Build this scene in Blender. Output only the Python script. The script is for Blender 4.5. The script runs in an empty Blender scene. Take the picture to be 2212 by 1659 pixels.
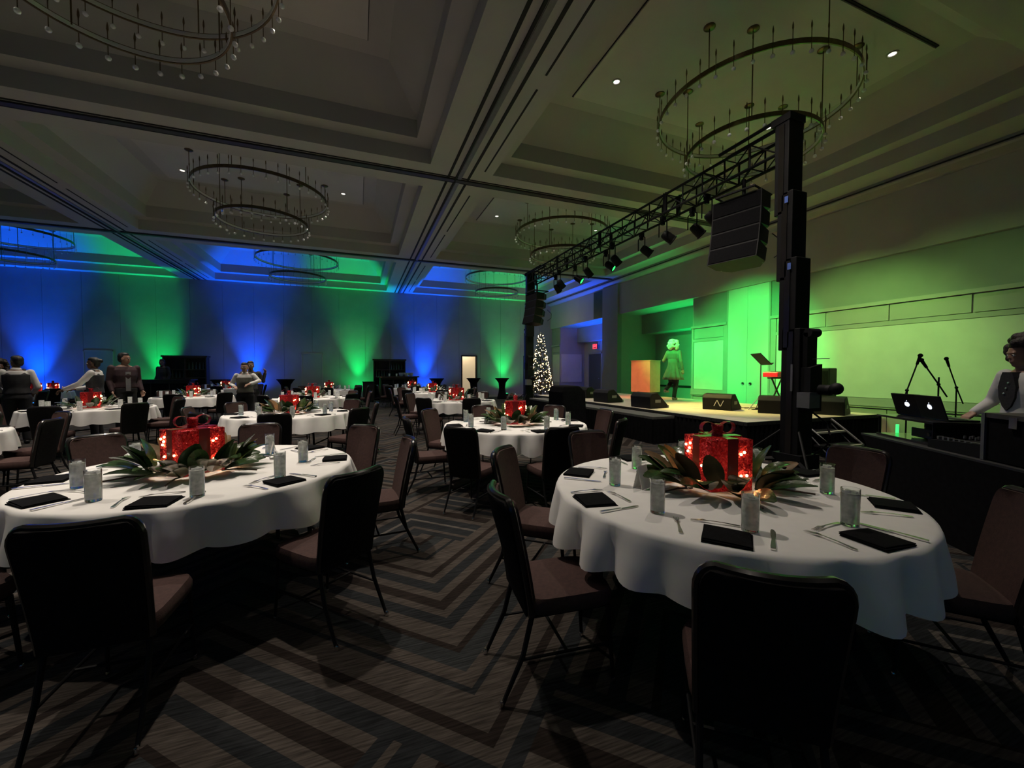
import bpy, math, random
from mathutils import Vector, Matrix
random.seed(7)
C = bpy.context.scene.collection
PI = math.pi
sc = bpy.context.scene
# ------------------------------------------------------------------ camera, world, exposure, lights
cam_d = bpy.data.cameras.new('camera'); cam = bpy.data.objects.new('camera', cam_d); C.objects.link(cam)
cam_d.sensor_width = 36; cam_d.lens = 36*870/2212; cam_d.clip_start = .05; cam_d.clip_end = 100
cam.location = (0, 0, 1.445); cam.rotation_euler = (math.radians(90-1.75), 0, math.radians(-20.9))
sc.camera = cam
sc.view_settings.view_transform = 'Standard'; sc.view_settings.look = 'None'
sc.view_settings.gamma = 1; sc.view_settings.exposure = 0.0; sc.view_settings.use_curve_mapping = False
w = bpy.data.worlds.new('world'); sc.world = w; w.use_nodes = True
w.node_tree.nodes['Background'].inputs[0].default_value = (0, 0, 0, 1)

BLUE = (0.0, .075, 1.0); GREEN = (0.0, 1.0, .17); SGREEN = (.05, 1.0, .15); LIME = (.44, 1.0, .20); AMBER = (1.0, .45, .10); YEL = (1.0, .85, .22); RED = (1.0, .05, .03)
WARM = (1.0, .88, .75)
def spot(name, loc, target, power, col, angle, blend=.6, size=.05):
    d = bpy.data.lights.new(name, 'SPOT'); d.energy = power; d.color = col; d.spot_size = math.radians(angle)
    d.spot_blend = blend; d.shadow_soft_size = size
    o = bpy.data.objects.new(name, d); C.objects.link(o); o.location = loc
    o.rotation_euler = (Vector(target)-Vector(loc)).to_track_quat('-Z', 'Y').to_euler()
    return o
def point(name, loc, power, col, size=.05):
    d = bpy.data.lights.new(name, 'POINT'); d.energy = power; d.color = col; d.shadow_soft_size = size
    o = bpy.data.objects.new(name, d); C.objects.link(o); o.location = loc
    return o
BX = (-10.85, -2.25, 6.35); BY = (-1.4, 5.3, 12.0, 18.65)           # ceiling bay centres
DOWN = 720
for bx in BX:
    for by in BY:
        k = {-1.4: .05, 5.3: 1.0, 12.0: .95, 18.65: .24}[by]*{-10.85: .35, -2.25: .9, 6.35: .75}[bx]
        for sx in (-1.95, 1.9):
            for sy in (-1.2, .95):
                spot('downlight_lamp', (bx+sx, by+sy, 6.6), (bx+sx, by+sy, 0), DOWN*k*(.35 if bx > 6 and sx > 0 else 1), WARM, 92, 1.0, .06)
UP = [(-16.0, 'G'), (-12.0, 'B'), (-8.0, 'G'), (-4.6, 'B'), (0.0, 'G'), (3.3, 'B'), (7.8, 'G')]
for x, c in UP:
    spot('uplight_lamp', (x, 21.52, .26), (x, 21.56, 3.2), 3500 if c == 'B' else 1400, BLUE if c == 'B' else GREEN, 50, 1.0, .06)
    spot('uplight_lamp', (x, 21.40, .27), (x, 21.50, 3.2), 240 if c == 'B' else 110, BLUE if c == 'B' else GREEN, 150, 1.0, .06)
for y, c in [(17, 'B'), (12.5, 'G'), (8, 'B'), (3.5, 'G'), (-1, 'B')]:      # same fixtures along the left wall
    spot('uplight_lamp', (-15.0, y, .26), (-15.3, y, 3.2), 1500 if c == 'B' else 900, BLUE if c == 'B' else GREEN, 46, .9, .06)
for x, c in [(-12, 'B'), (-8, 'G'), (-4, 'B'), (0, 'G'), (4, 'B')]:          # and along the back wall
    spot('uplight_lamp', (x, -7.4, .26), (x, -7.75, 3.2), 1500 if c == 'B' else 900, BLUE if c == 'B' else GREEN, 46, .9, .06)
spot('uplight_lamp', (10.75, 16.75, .26), (11.5, 17.4, 3.2), 2600, BLUE, 80, .8, .06)
spot('uplight_lamp', (12.45, 11.7, .26), (12.65, 12.0, 3.2), 420, GREEN, 90, .9, .06)
spot('uplight_lamp', (10.9, 11.6, .9), (11.6, 12.2, 4.0), 260, GREEN, 70, .8, .06)
# stage lights on the truss (X 6, z 4.5): position Y, target, power, colour, cone
for y, tgt, p, c, a in [
    (6.2, (11, 6.0, 1.5), 800, LIME, 62), (7.0, (11, 8.9, 1.7), 1900, SGREEN, 58), (7.8, (8.0, 7.0, .6), 1300, YEL, 60),
    (8.7, (9.0, 11.0, .7), 620, RED, 30), (9.5, (10.9, 10.4, 1.4), 950, SGREEN, 44), (10.4, (9.3, 10.6, .6), 380, AMBER, 40),
    (6.6, (11, 4.0, 1.4), 270, LIME, 62), (11.3, (11.8, 12.2, 2.2), 800, SGREEN, 40), (10.0, (8.7, 9.5, 1.7), 700, SGREEN, 22)]:
    spot('stage_lamp', (6.4, y, 4.25), tgt, p, c, a, .7, .06)

# ------------------------------------------------------------------ materials
def mat(name, col, rough=.6, metal=0.0, var=.12, scale=8.0, bump=0.0, bscale=60, emit=None, estr=0, trans=0, coat=0, spec=.5):
    m = bpy.data.materials.new(name); m.use_nodes = True
    nt = m.node_tree; b = nt.nodes['Principled BSDF']; L = nt.links
    b.inputs['Roughness'].default_value = rough; b.inputs['Metallic'].default_value = metal
    b.inputs['Specular IOR Level'].default_value = spec
    if coat: b.inputs['Coat Weight'].default_value = coat
    if trans: b.inputs['Transmission Weight'].default_value = trans
    tc = nt.nodes.new('ShaderNodeTexCoord'); n = nt.nodes.new('ShaderNodeTexNoise'); n.inputs['Scale'].default_value = scale
    n.inputs['Detail'].default_value = 4
    L.new(tc.outputs['Object'], n.inputs['Vector'])
    r = nt.nodes.new('ShaderNodeValToRGB'); L.new(n.outputs['Fac'], r.inputs['Fac'])
    r.color_ramp.elements[0].position = .3; r.color_ramp.elements[1].position = .7
    r.color_ramp.elements[0].color = [c*(1-var) for c in col]+[1]; r.color_ramp.elements[1].color = [min(1, c*(1+var)) for c in col]+[1]
    L.new(r.outputs['Color'], b.inputs['Base Color'])
    if bump:
        n2 = nt.nodes.new('ShaderNodeTexNoise'); n2.inputs['Scale'].default_value = bscale; L.new(tc.outputs['Object'], n2.inputs['Vector'])
        bp = nt.nodes.new('ShaderNodeBump'); bp.inputs['Strength'].default_value = bump; bp.inputs['Distance'].default_value = .01
        L.new(n2.outputs['Fac'], bp.inputs['Height']); L.new(bp.outputs['Normal'], b.inputs['Normal'])
    if emit:
        b.inputs['Emission Color'].default_value = list(emit)+[1]; b.inputs['Emission Strength'].default_value = estr
    return m
M = {}
M['wall'] = mat('partition_fabric', (.27, .285, .29), .9, var=.05, scale=2, bump=.15, bscale=180)
M['paint'] = mat('wall_paint', (.40, .385, .35), .75, var=.04, scale=1.5)
M['frame'] = mat('panel_frame_paint', (.36, .345, .31), .6, var=.04, scale=2)
M['panel'] = mat('acoustic_panel', (.62, .60, .54), .9, var=.04, scale=3, bump=.1, bscale=200)
M['upper'] = mat('upper_wall_fabric', (.26, .27, .25), .9, var=.05, scale=2)
M['door'] = mat('pocket_door_paint', (.60, .59, .53), .55, var=.03, scale=2)
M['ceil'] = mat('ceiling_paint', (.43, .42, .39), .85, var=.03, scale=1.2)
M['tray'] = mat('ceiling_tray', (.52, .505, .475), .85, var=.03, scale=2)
M['dark'] = mat('dark_slot', (.01, .01, .01), .8)
M['darkwood'] = mat('dark_laminate', (.03, .026, .022), .5, var=.25, scale=5)
M['black'] = mat('black_cloth', (.008, .008, .009), .95, var=.3, scale=20, bump=.1, bscale=200, spec=.08)
M['blackmetal'] = mat('black_metal', (.008, .008, .009), .6, .0, var=.2, spec=.2)
M['blackgloss'] = mat('black_vinyl', (.014, .012, .011), .28, var=.2, coat=.4)
M['grille'] = mat('speaker_grille', (.006, .006, .007), .9, spec=.05, var=.3, scale=60, bump=.3, bscale=250)
M['chairback'] = mat('chair_black_fabric', (.011, .010, .010), .9, var=.3, scale=40, bump=.2, bscale=300, spec=.12)
M['chairpad'] = mat('chair_brown_fabric', (.056, .025, .021), .85, var=.2, scale=50, bump=.25, bscale=300)
M['cloth'] = mat('white_tablecloth', (.84, .825, .80), .85, var=.025, scale=12, bump=.05, bscale=400)
M['napkin'] = mat('black_napkin', (.008, .008, .009), .95, var=.3, scale=60, bump=.2, bscale=400, spec=.08)
M['steel'] = mat('cutlery_steel', (.82, .81, .79), .24, 1.0, var=.05)
M['gold'] = mat('brushed_brass', (.15, .112, .058), .34, 1.0, var=.15, scale=20)
M['diff'] = mat('ring_diffuser', (.72, .72, .66), .35, var=.03)
M['crystal'] = mat('crystal_glass', (.92, .92, .92), .06, var=.02, trans=.75, spec=.8)
M['drop'] = mat('crystal_drop_glass', (.88, .88, .87), .08, var=.1, coat=1.0)
M['leaf'] = mat('magnolia_leaf', (.034, .066, .021), .24, var=.4, scale=14, coat=.35, bump=.15, bscale=40)
M['leafbrown'] = mat('magnolia_leaf_underside', (.16, .095, .035), .6, var=.3, scale=14, bump=.15, bscale=40)
M['bulb'] = mat('fairy_bulb', (1, .8, .5), .3, emit=(1, .62, .22), estr=28)
M['treebulb'] = mat('tree_bulb', (1, .8, .5), .3, emit=(1, .62, .27), estr=16)
M['needle'] = mat('fir_needles', (.018, .035, .016), .7, var=.4, scale=10)
M['trunk'] = mat('bark', (.05, .03, .02), .9, var=.3)
M['ribbon'] = mat('red_ribbon', (.30, .012, .016), .3, var=.2, coat=.3)
M['stage'] = mat('stage_deck', (.52, .46, .36), .6, var=.1, scale=5)
M['lectern'] = mat('lectern_laminate', (.50, .36, .25), .5, var=.08, scale=6)
M['redplastic'] = mat('red_keyboard_shell', (.75, .02, .05), .3, var=.05, coat=.3)
M['ivory'] = mat('keyboard_keys', (.7, .7, .66), .4)
M['nosing'] = mat('stair_nosing', (.75, .75, .60), .6, var=.05)
M['grey'] = mat('grey_steel', (.20, .20, .21), .45, .5, var=.1)
M['screen'] = mat('laptop_lid', (.03, .03, .032), .4, .6, var=.1)
M['logo'] = mat('backlit_logo', (.9, .9, 1), .3, emit=(.75, .82, 1.0), estr=2.2)
M['skin'] = mat('skin', (.34, .19, .13), .5, var=.06, scale=20)
M['skin_dark'] = mat('skin_dark', (.16, .085, .055), .5, var=.06, scale=20)
M['white'] = mat('white_shirt', (.62, .61, .60), .85, var=.05, scale=15)
M['vest'] = mat('dark_vest', (.025, .025, .028), .8, var=.2, scale=20)
M['vestgrey'] = mat('grey_vest', (.10, .095, .08), .8, var=.2, scale=20)
M['jacket'] = mat('burgundy_jacket', (.035, .014, .018), .75, var=.2, scale=15)
M['trouser'] = mat('black_trousers', (.015, .015, .018), .85, var=.2, scale=15)
M['hair'] = mat('black_hair', (.008, .007, .006), .5, var=.3, scale=60, bump=.6, bscale=90)
M['hairbrown'] = mat('dark_curly_hair', (.022, .014, .010), .6, var=.35, scale=50, bump=.8, bscale=70)
M['hairblond'] = mat('blond_curly_hair', (.72, .62, .46), .55, var=.15, scale=40, bump=.6, bscale=70)
M['coat'] = mat('olive_coat', (.15, .12, .085), .75, var=.1, scale=12)
M['boot'] = mat('boot_leather', (.30, .24, .16), .5, var=.1)
M['eye'] = mat('eye_white', (.6, .58, .55), .2)
M['paper'] = mat('white_card', (.78, .77, .75), .8, var=.02)
M['exit'] = mat('exit_letters', (1, .1, .1), .4, emit=(1, .05, .08), estr=4.0)
M['doordark'] = mat('steel_door_paint', (.07, .075, .09), .5, var=.05)
M['chrome'] = mat('chrome', (.8, .8, .8), .12, 1.0, var=.02)
M['lensG'] = mat('green_lens', (.1, .9, .2), .2, emit=(.03, 1, .16), estr=2.0)
M['lensR'] = mat('red_lens', (.9, .1, .05), .2, emit=(1, .10, .05), estr=1.6)
M['lensoff'] = mat('dark_lens', (.05, .05, .06), .15, coat=.6)
M['litroom'] = mat('back_room_glow', (.80, .70, .52), .8, var=.02, emit=(1.0, .80, .52), estr=.30)  # emission puts the bright room's light into its back wall
M['bottle'] = mat('bottle_glass', (.10, .12, .13), .12, var=.2, coat=.5)
M['bowl'] = mat('clear_plastic', (.45, .55, .62), .12, var=.15, scale=30, coat=.5)
M['led'] = mat('green_indicator', (.1, 1, .2), .3, emit=(.05, 1.0, .18), estr=1.6)
M['blueled'] = mat('blue_reflector', (.12, .2, .6), .3, var=.05)
M['orange'] = mat('orange_foot', (.7, .12, .05), .5, var=.1)
M['lace'] = mat('black_lace', (.016, .014, .016), .7, var=.5, scale=60)
M['sand'] = mat('shaker_glass', (.30, .29, .28), .2, var=.2, coat=.4)

def tinsel():
    m = bpy.data.materials.new('red_tinsel'); m.use_nodes = True; nt = m.node_tree; L = nt.links; N = nt.nodes
    b = N['Principled BSDF']; tc = N.new('ShaderNodeTexCoord')
    v = N.new('ShaderNodeTexVoronoi'); v.inputs['Scale'].default_value = 75; L.new(tc.outputs['Object'], v.inputs['Vector'])
    r = N.new('ShaderNodeValToRGB'); L.new(v.outputs['Color'], r.inputs['Fac'])
    r.color_ramp.elements[0].color = (.36, .008, .018, 1); r.color_ramp.elements[1].color = (.95, .11, .13, 1)
    L.new(r.outputs['Color'], b.inputs['Base Color']); b.inputs['Metallic'].default_value = .75; b.inputs['Roughness'].default_value = .22
    bp = N.new('ShaderNodeBump'); bp.inputs['Strength'].default_value = 1.0; bp.inputs['Distance'].default_value = .02
    n = N.new('ShaderNodeTexNoise'); n.inputs['Scale'].default_value = 90; L.new(tc.outputs['Object'], n.inputs['Vector'])
    L.new(n.outputs['Fac'], bp.inputs['Height']); L.new(bp.outputs['Normal'], b.inputs['Normal'])
    t = N.new('ShaderNodeBsdfTranslucent'); L.new(r.outputs['Color'], t.inputs['Color'])
    mx = N.new('ShaderNodeMixShader'); mx.inputs[0].default_value = .22
    L.new(b.outputs[0], mx.inputs[1]); L.new(t.outputs[0], mx.inputs[2]); L.new(mx.outputs[0], N['Material Output'].inputs['Surface'])
    return m
M['tinsel'] = tinsel()
def frosted():
    m = bpy.data.materials.new('frosted_ice_water'); m.use_nodes = True; nt = m.node_tree; L = nt.links; N = nt.nodes
    b = N['Principled BSDF']; b.inputs['Base Color'].default_value = (.93, .95, .94, 1); b.inputs['Transmission Weight'].default_value = 1
    b.inputs['Roughness'].default_value = .12; b.inputs['IOR'].default_value = 1.33
    tc = N.new('ShaderNodeTexCoord'); n = N.new('ShaderNodeTexNoise'); n.inputs['Scale'].default_value = 1; n.inputs['Detail'].default_value = 4
    mp = N.new('ShaderNodeMapping'); mp.inputs['Scale'].default_value = (30, 30, 42); L.new(tc.outputs['Object'], mp.inputs['Vector']); L.new(mp.outputs[0], n.inputs['Vector'])
    r = N.new('ShaderNodeValToRGB'); r.color_ramp.elements[0].position = .38; r.color_ramp.elements[1].position = .68
    r.color_ramp.elements[0].color = (.42, .42, .42, 1); r.color_ramp.elements[1].color = (.72, .72, .72, 1)
    L.new(n.outputs['Fac'], r.inputs['Fac'])
    d = N.new('ShaderNodeBsdfDiffuse'); d.inputs['Color'].default_value = (.92, .93, .91, 1)
    t = N.new('ShaderNodeBsdfTranslucent'); t.inputs['Color'].default_value = (.92, .93, .91, 1)
    m1 = N.new('ShaderNodeMixShader'); L.new(d.outputs[0], m1.inputs[1]); L.new(t.outputs[0], m1.inputs[2])
    mx = N.new('ShaderNodeMixShader'); L.new(r.outputs['Color'], mx.inputs[0])
    L.new(b.outputs[0], mx.inputs[1]); L.new(m1.outputs[0], mx.inputs[2]); L.new(mx.outputs[0], N['Material Output'].inputs['Surface'])
    bp = N.new('ShaderNodeBump'); bp.inputs['Strength'].default_value = .5; bp.inputs['Distance'].default_value = .01
    L.new(n.outputs['Fac'], bp.inputs['Height']); L.new(bp.outputs['Normal'], b.inputs['Normal'])
    return m
M['icewater'] = frosted()
def glassm():
    m = bpy.data.materials.new('clear_tumbler_glass'); m.use_nodes = True; nt = m.node_tree; L = nt.links; N = nt.nodes
    b = N['Principled BSDF']; b.inputs['Base Color'].default_value = (.95, .97, .96, 1); b.inputs['Transmission Weight'].default_value = 1
    b.inputs['Roughness'].default_value = .05; b.inputs['IOR'].default_value = 1.45
    tc = N.new('ShaderNodeTexCoord'); n = N.new('ShaderNodeTexNoise'); n.inputs['Scale'].default_value = 60; L.new(tc.outputs['Object'], n.inputs['Vector'])
    r = N.new('ShaderNodeMapRange'); r.inputs['To Min'].default_value = .03; r.inputs['To Max'].default_value = .12
    L.new(n.outputs['Fac'], r.inputs['Value']); L.new(r.outputs['Result'], b.inputs['Roughness'])
    return m
M['glass'] = glassm()
def carpet():
    m = bpy.data.materials.new('chevron_carpet'); m.use_nodes = True; nt = m.node_tree; L = nt.links; N = nt.nodes
    b = N['Principled BSDF']; b.inputs['Roughness'].default_value = .95; b.inputs['Specular IOR Level'].default_value = .1
    tc = N.new('ShaderNodeTexCoord'); sp = N.new('ShaderNodeSeparateXYZ'); L.new(tc.outputs['Object'], sp.inputs[0])
    def mt(op, a, c=None, d=None):
        n = N.new('ShaderNodeMath'); n.operation = op
        for i, v in enumerate((a, c, d)):
            if v is None: continue
            if isinstance(v, (int, float)): n.inputs[i].default_value = v
            else: L.new(v, n.inputs[i])
        return n.outputs[0]
    W = 1.25
    X = sp.outputs['X']; Y = sp.outputs['Y']
    u = mt('PINGPONG', mt('SUBTRACT', X, .47), W)
    s = mt('SUBTRACT', Y, u); t = mt('ADD', Y, u)
    def frac(v, p, o): return mt('FRACT', mt('ADD', mt('DIVIDE', v, p), o))
    reg = mt('MULTIPLY', mt('LESS_THAN', frac(s, 2.9, -.43+.40), .40), mt('GREATER_THAN', frac(t, 3.1, -.66), .52))
    sel = mt('ADD', mt('MULTIPLY', t, reg), mt('MULTIPLY', s, mt('SUBTRACT', 1, reg)))
    def ramp(v, stops):
        r = N.new('ShaderNodeValToRGB'); r.color_ramp.interpolation = 'CONSTANT'; L.new(v, r.inputs['Fac'])
        e = r.color_ramp.elements
        while len(e) < len(stops): e.new(.5)
        for i, (p, c) in enumerate(stops): e[i].position = p; e[i].color = list(c)+[1]
        return r.outputs['Color']
    T = (.150, .126, .108); D = (.046, .050, .054); B = (.048, .036, .031); G = (.070, .076, .078); P = (.23, .205, .18)
    col = ramp(frac(sel, 1.37, .18), [(0, T), (.07, D), (.16, T), (.22, B), (.27, T), (.42, D), (.45, T), (.53, G), (.63, B), (.67, T), (.78, D), (.86, T), (.92, B)])
    colr = ramp(frac(sel, .93, .1), [(0, D), (.14, T), (.2, D), (.38, P), (.43, D), (.6, T), (.7, B), (.88, T)])
    mx = N.new('ShaderNodeMix'); mx.data_type = 'RGBA'; L.new(reg, mx.inputs[0]); L.new(col, mx.inputs[6]); L.new(colr, mx.inputs[7])
    mp = N.new('ShaderNodeMapping'); mp.inputs['Scale'].default_value = (7, 95, 1); mp.inputs['Rotation'].default_value = (0, 0, .16); L.new(tc.outputs['Object'], mp.inputs['Vector'])
    n = N.new('ShaderNodeTexNoise'); n.inputs['Scale'].default_value = 1.0; n.inputs['Detail'].default_value = 3; L.new(mp.outputs[0], n.inputs['Vector'])
    rr = N.new('ShaderNodeMapRange'); rr.inputs['From Min'].default_value = .3; rr.inputs['From Max'].default_value = .7
    rr.inputs['To Min'].default_value = .17; rr.inputs['To Max'].default_value = .55; L.new(n.outputs['Fac'], rr.inputs['Value'])
    ml = N.new('ShaderNodeVectorMath'); ml.operation = 'SCALE'; L.new(mx.outputs[2], ml.inputs[0]); L.new(rr.outputs[0], ml.inputs['Scale'])
    L.new(ml.outputs[0], b.inputs['Base Color'])
    bp = N.new('ShaderNodeBump'); bp.inputs['Strength'].default_value = .3; bp.inputs['Distance'].default_value = .01
    L.new(n.outputs['Fac'], bp.inputs['Height']); L.new(bp.outputs['Normal'], b.inputs['Normal'])
    return m
M['carpet'] = carpet()

# ------------------------------------------------------------------ mesh helpers
class MB:
    def __init__(s): s.v = []; s.f = []
    def add(s, vs, fs):
        o = len(s.v); s.v += [tuple(p) for p in vs]; s.f += [tuple(i+o for i in f) for f in fs]; return s
    def box(s, c, d, rot=None):
        x, y, z = (k/2 for k in d)
        vs = [Vector((sx*x, sy*y, sz*z)) for sz in (-1, 1) for sy in (-1, 1) for sx in (-1, 1)]
        if rot is not None: vs = [rot @ p for p in vs]
        vs = [p+Vector(c) for p in vs]
        return s.add(vs, [(0, 2, 3, 1), (4, 5, 7, 6), (0, 1, 5, 4), (2, 6, 7, 3), (0, 4, 6, 2), (1, 3, 7, 5)])
    def bb(s, lo, hi): return s.box([(a+b)/2 for a, b in zip(lo, hi)], [b-a for a, b in zip(lo, hi)])
    def tube(s, pts, r, n=8, cap=True, closed=False):
        pts = [Vector(p) for p in pts]; k = len(pts); rr = r if isinstance(r, (list, tuple)) else [r]*k
        rings = []; up = None
        for i, p in enumerate(pts):
            a = pts[(i-1) % k] if (closed or i > 0) else p; b = pts[(i+1) % k] if (closed or i < k-1) else p
            t = (b-a).normalized()
            if up is None: up = Vector((0, 0, 1)) if abs(t.z) < .9 else Vector((1, 0, 0))
            e = (up-t*up.dot(t)); e = e.normalized() if e.length > 1e-6 else t.orthogonal().normalized()
            up = e; g = t.cross(e)
            q = rr[i]; qx, qy = q if isinstance(q, tuple) else (q, q)
            rings.append([p+e*math.cos(2*PI*j/n)*qy+g*math.sin(2*PI*j/n)*qx for j in range(n)])
        vs = [q for R in rings for q in R]; fs = []
        for i in range(k if closed else k-1):
            a = i*n; b = ((i+1) % k)*n
            for j in range(n): fs.append((a+j, a+(j+1) % n, b+(j+1) % n, b+j))
        if cap and not closed: fs += [tuple(range(n))[::-1], tuple((k-1)*n+j for j in range(n))]
        return s.add(vs, fs)
    def lathe(s, prof, n=24, c=(0, 0, 0), axis='z', ripple=None):
        vs = []
        for r, z in prof:
            for j in range(n):
                a = 2*PI*j/n; rr = r if ripple is None else ripple(r, z, a)
                if axis == 'z': q = (c[0]+rr*math.cos(a), c[1]+rr*math.sin(a), c[2]+z)
                elif axis == 'y': q = (c[0]+rr*math.cos(a), c[1]+z, c[2]+rr*math.sin(a))
                else: q = (c[0]+z, c[1]+rr*math.cos(a), c[2]+rr*math.sin(a))
                vs.append(q)
        fs = []
        for i in range(len(prof)-1):
            for j in range(n): fs.append((i*n+j, i*n+(j+1) % n, (i+1)*n+(j+1) % n, (i+1)*n+j))
        loop = prof[0] == prof[-1]
        if prof[0][0] > 1e-5 and not loop: fs.append(tuple(range(n))[::-1])
        if prof[-1][0] > 1e-5 and not loop: fs.append(tuple((len(prof)-1)*n+j for j in range(n)))
        return s.add(vs, fs)
    def ball(s, c, r, n=10, m=6):
        rx, ry, rz = r if isinstance(r, (tuple, list)) else (r, r, r)
        vs = [(c[0], c[1], c[2]-rz)]; fs = []
        for i in range(1, m):
            ph = -PI/2+PI*i/m
            for j in range(n):
                a = 2*PI*j/n; vs.append((c[0]+rx*math.cos(ph)*math.cos(a), c[1]+ry*math.cos(ph)*math.sin(a), c[2]+rz*math.sin(ph)))
        vs.append((c[0], c[1], c[2]+rz)); t = len(vs)-1
        for j in range(n): fs.append((0, 1+(j+1) % n, 1+j)); fs.append((t, 1+(m-2)*n+j, 1+(m-2)*n+(j+1) % n))
        for i in range(m-2):
            for j in range(n): fs.append((1+i*n+j, 1+i*n+(j+1) % n, 1+(i+1)*n+(j+1) % n, 1+(i+1)*n+j))
        return s.add(vs, fs)
    def prism(s, poly, y0, y1):          # polygon in XZ extruded along Y
        k = len(poly); vs = [(x, y0, z) for x, z in poly]+[(x, y1, z) for x, z in poly]
        return s.add(vs, [tuple(range(k)), tuple(range(2*k-1, k-1, -1))]+[(i, i+k, (i+1) % k+k, (i+1) % k) for i in range(k)])
    def mesh(s, name, m, smooth=False):
        me = bpy.data.meshes.new(name); me.from_pydata([tuple(p) for p in s.v], [], s.f)
        import bmesh
        bm = bmesh.new(); bm.from_mesh(me); bmesh.ops.recalc_face_normals(bm, faces=bm.faces); bm.to_mesh(me); bm.free()
        if smooth:
            for p in me.polygons: p.use_smooth = True
            if smooth != 'all': me.set_sharp_from_angle(angle=math.radians(42))
        me.materials.append(M[m] if isinstance(m, str) else m)
        return me
def obj(name, data, parent=None, loc=(0, 0, 0), rz=0, **props):
    o = bpy.data.objects.new(name, data); C.objects.link(o); o.location = loc
    if rz: o.rotation_euler = (0, 0, rz)
    if parent is not None: o.parent = parent
    for k, v in props.items(): o[k] = v
    return o
def bevel(o, wd, seg=2):
    b = o.modifiers.new('bevel', 'BEVEL'); b.width = wd; b.segments = seg; b.limit_method = 'ANGLE'; return o
def thing(name, label, cat, loc=(0, 0, 0), rz=0, group=None, data=None):
    o = obj(name, data, None, loc, rz); o['label'] = label; o['category'] = cat
    if group: o['group'] = group
    return o
def struct(name, mb, m, parent=None, smooth=False):
    o = obj(name, mb.mesh(name, m, smooth), parent)
    if parent is None: o['kind'] = 'structure'
    return o
def Rz(a): return Matrix.Rotation(a, 3, 'Z')

# ------------------------------------------------------------------ room shell
FW, RW, LW, BW = 21.95, 11.0, -15.5, -8.0
ZC = 5.57
struct('floor', MB().bb((LW, BW, -.1), (13.4, FW+1.6, 0)), 'carpet')
# ceiling soffit grid with stepped coffers
XL = [LW, -15.15, -6.55, 2.04, 10.63, RW+2.3]; YL = [BW, -4.75, 1.95, 8.65, 15.35, 22.05]
sof = MB()
bays = [(-15.15, -6.55), (-6.55, 2.04), (2.04, 10.63)]; rows = [(-4.75, 1.95), (1.95, 8.65), (8.65, 15.35), (15.35, 22.05)]
xr = [LW]; yr = [BW]
holes = []
for a, b in bays: holes.append((a+.65, b-.65))
holey = [(a+.55, b-.47) for a, b in rows]
def rect_strip(mb, x0, x1, y0, y1, z): mb.add([(x0, y0, z), (x1, y0, z), (x1, y1, z), (x0, y1, z)], [(0, 1, 2, 3)])
xs = [LW]+[q for h in holes for q in h]+[RW+2.3]; ys = [BW]+[q for h in holey for q in h]+[FW+1.6]
for i in range(len(xs)-1):
    for j in range(len(ys)-1):
        if i % 2 == 1 and j % 2 == 1: continue
        rect_strip(sof, xs[i], xs[i+1], ys[j], ys[j+1], ZC)
def ring(mb, A, za, B, zb):
    a = [(A[0], A[2], za), (A[1], A[2], za), (A[1], A[3], za), (A[0], A[3], za)]; b = [(B[0], B[2], zb), (B[1], B[2], zb), (B[1], B[3], zb), (B[0], B[3], zb)]
    mb.add(a+b, [(i, (i+1) % 4, 4+(i+1) % 4, 4+i) for i in range(4)])
ceiling = struct('ceiling', sof, 'ceil')
tn = 0
for (x0, x1) in holes:
    for (y0, y1) in holey:
        cof = MB()
        R0 = (x0, x1, y0, y1); R1 = (x0+.3, x1-.3, y0+.3, y1-.3); R2 = (x0+.85, x1-.85, y0+.95, y1-.95)
        ring(cof, R0, ZC, R0, ZC+.29); ring(cof, R0, ZC+.29, R1, ZC+.29); ring(cof, R1, ZC+.29, R1, ZC+.62)
        ring(cof, R1, ZC+.62, R2, 6.7)
        rect_strip(cof, R2[0], R2[1], R2[2], R2[3], 6.7)
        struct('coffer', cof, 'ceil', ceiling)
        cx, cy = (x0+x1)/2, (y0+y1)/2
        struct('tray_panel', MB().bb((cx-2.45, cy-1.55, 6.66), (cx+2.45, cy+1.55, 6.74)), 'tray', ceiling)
        struct('tray_painted_shade', MB().bb((cx-2.462, cy-1.585, 6.685), (cx+2.462, cy+1.585, 6.74)), 'dark', ceiling)  # dark slab paints in the shade line of the reveal around the tray
        for ya, yb in ((y0+.1, cy-.15), (cy+.15, y1-.1)):
            struct('slot_diffuser', MB().bb((x0-.215, ya, ZC-.006), (x0-.185, yb, ZC+.01)), 'dark', ceiling)
for xl in (-6.55, 2.04):
    t = MB()
    struct('track_slot', MB().bb((xl-.235, BW+.1, ZC-.012), (xl-.185, FW, ZC+.01)), 'dark', ceiling)
    struct('track_slot', MB().bb((xl+.185, BW+.1, ZC-.012), (xl+.235, FW, ZC+.01)), 'dark', ceiling)
    struct('track_rail', MB().bb((xl-.07, BW+.1, ZC-.03), (xl-.03, FW, ZC+.01)), 'dark', ceiling)
    struct('track_rail', MB().bb((xl-.01, BW+.1, ZC-.015), (xl+.07, FW, ZC+.01)), 'grey', ceiling)
for yl in (1.95, 8.65, 15.35):
    struct('track_slot', MB().bb((LW+.1, yl-.13, ZC-.012), (10.6, yl-.10, ZC+.01)), 'dark', ceiling)
    struct('track_slot', MB().bb((LW+.1, yl+.10, ZC-.012), (10.6, yl+.13, ZC+.01)), 'dark', ceiling)
    struct('track_rail', MB().bb((LW+.1, yl-.06, ZC-.03), (10.6, yl+.06, ZC+.01)), 'darkwood', ceiling)
struct('roof', MB().bb((LW-.2, BW-.2, 6.76), (13.6, FW+1.8, 6.9)), 'dark')
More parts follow.
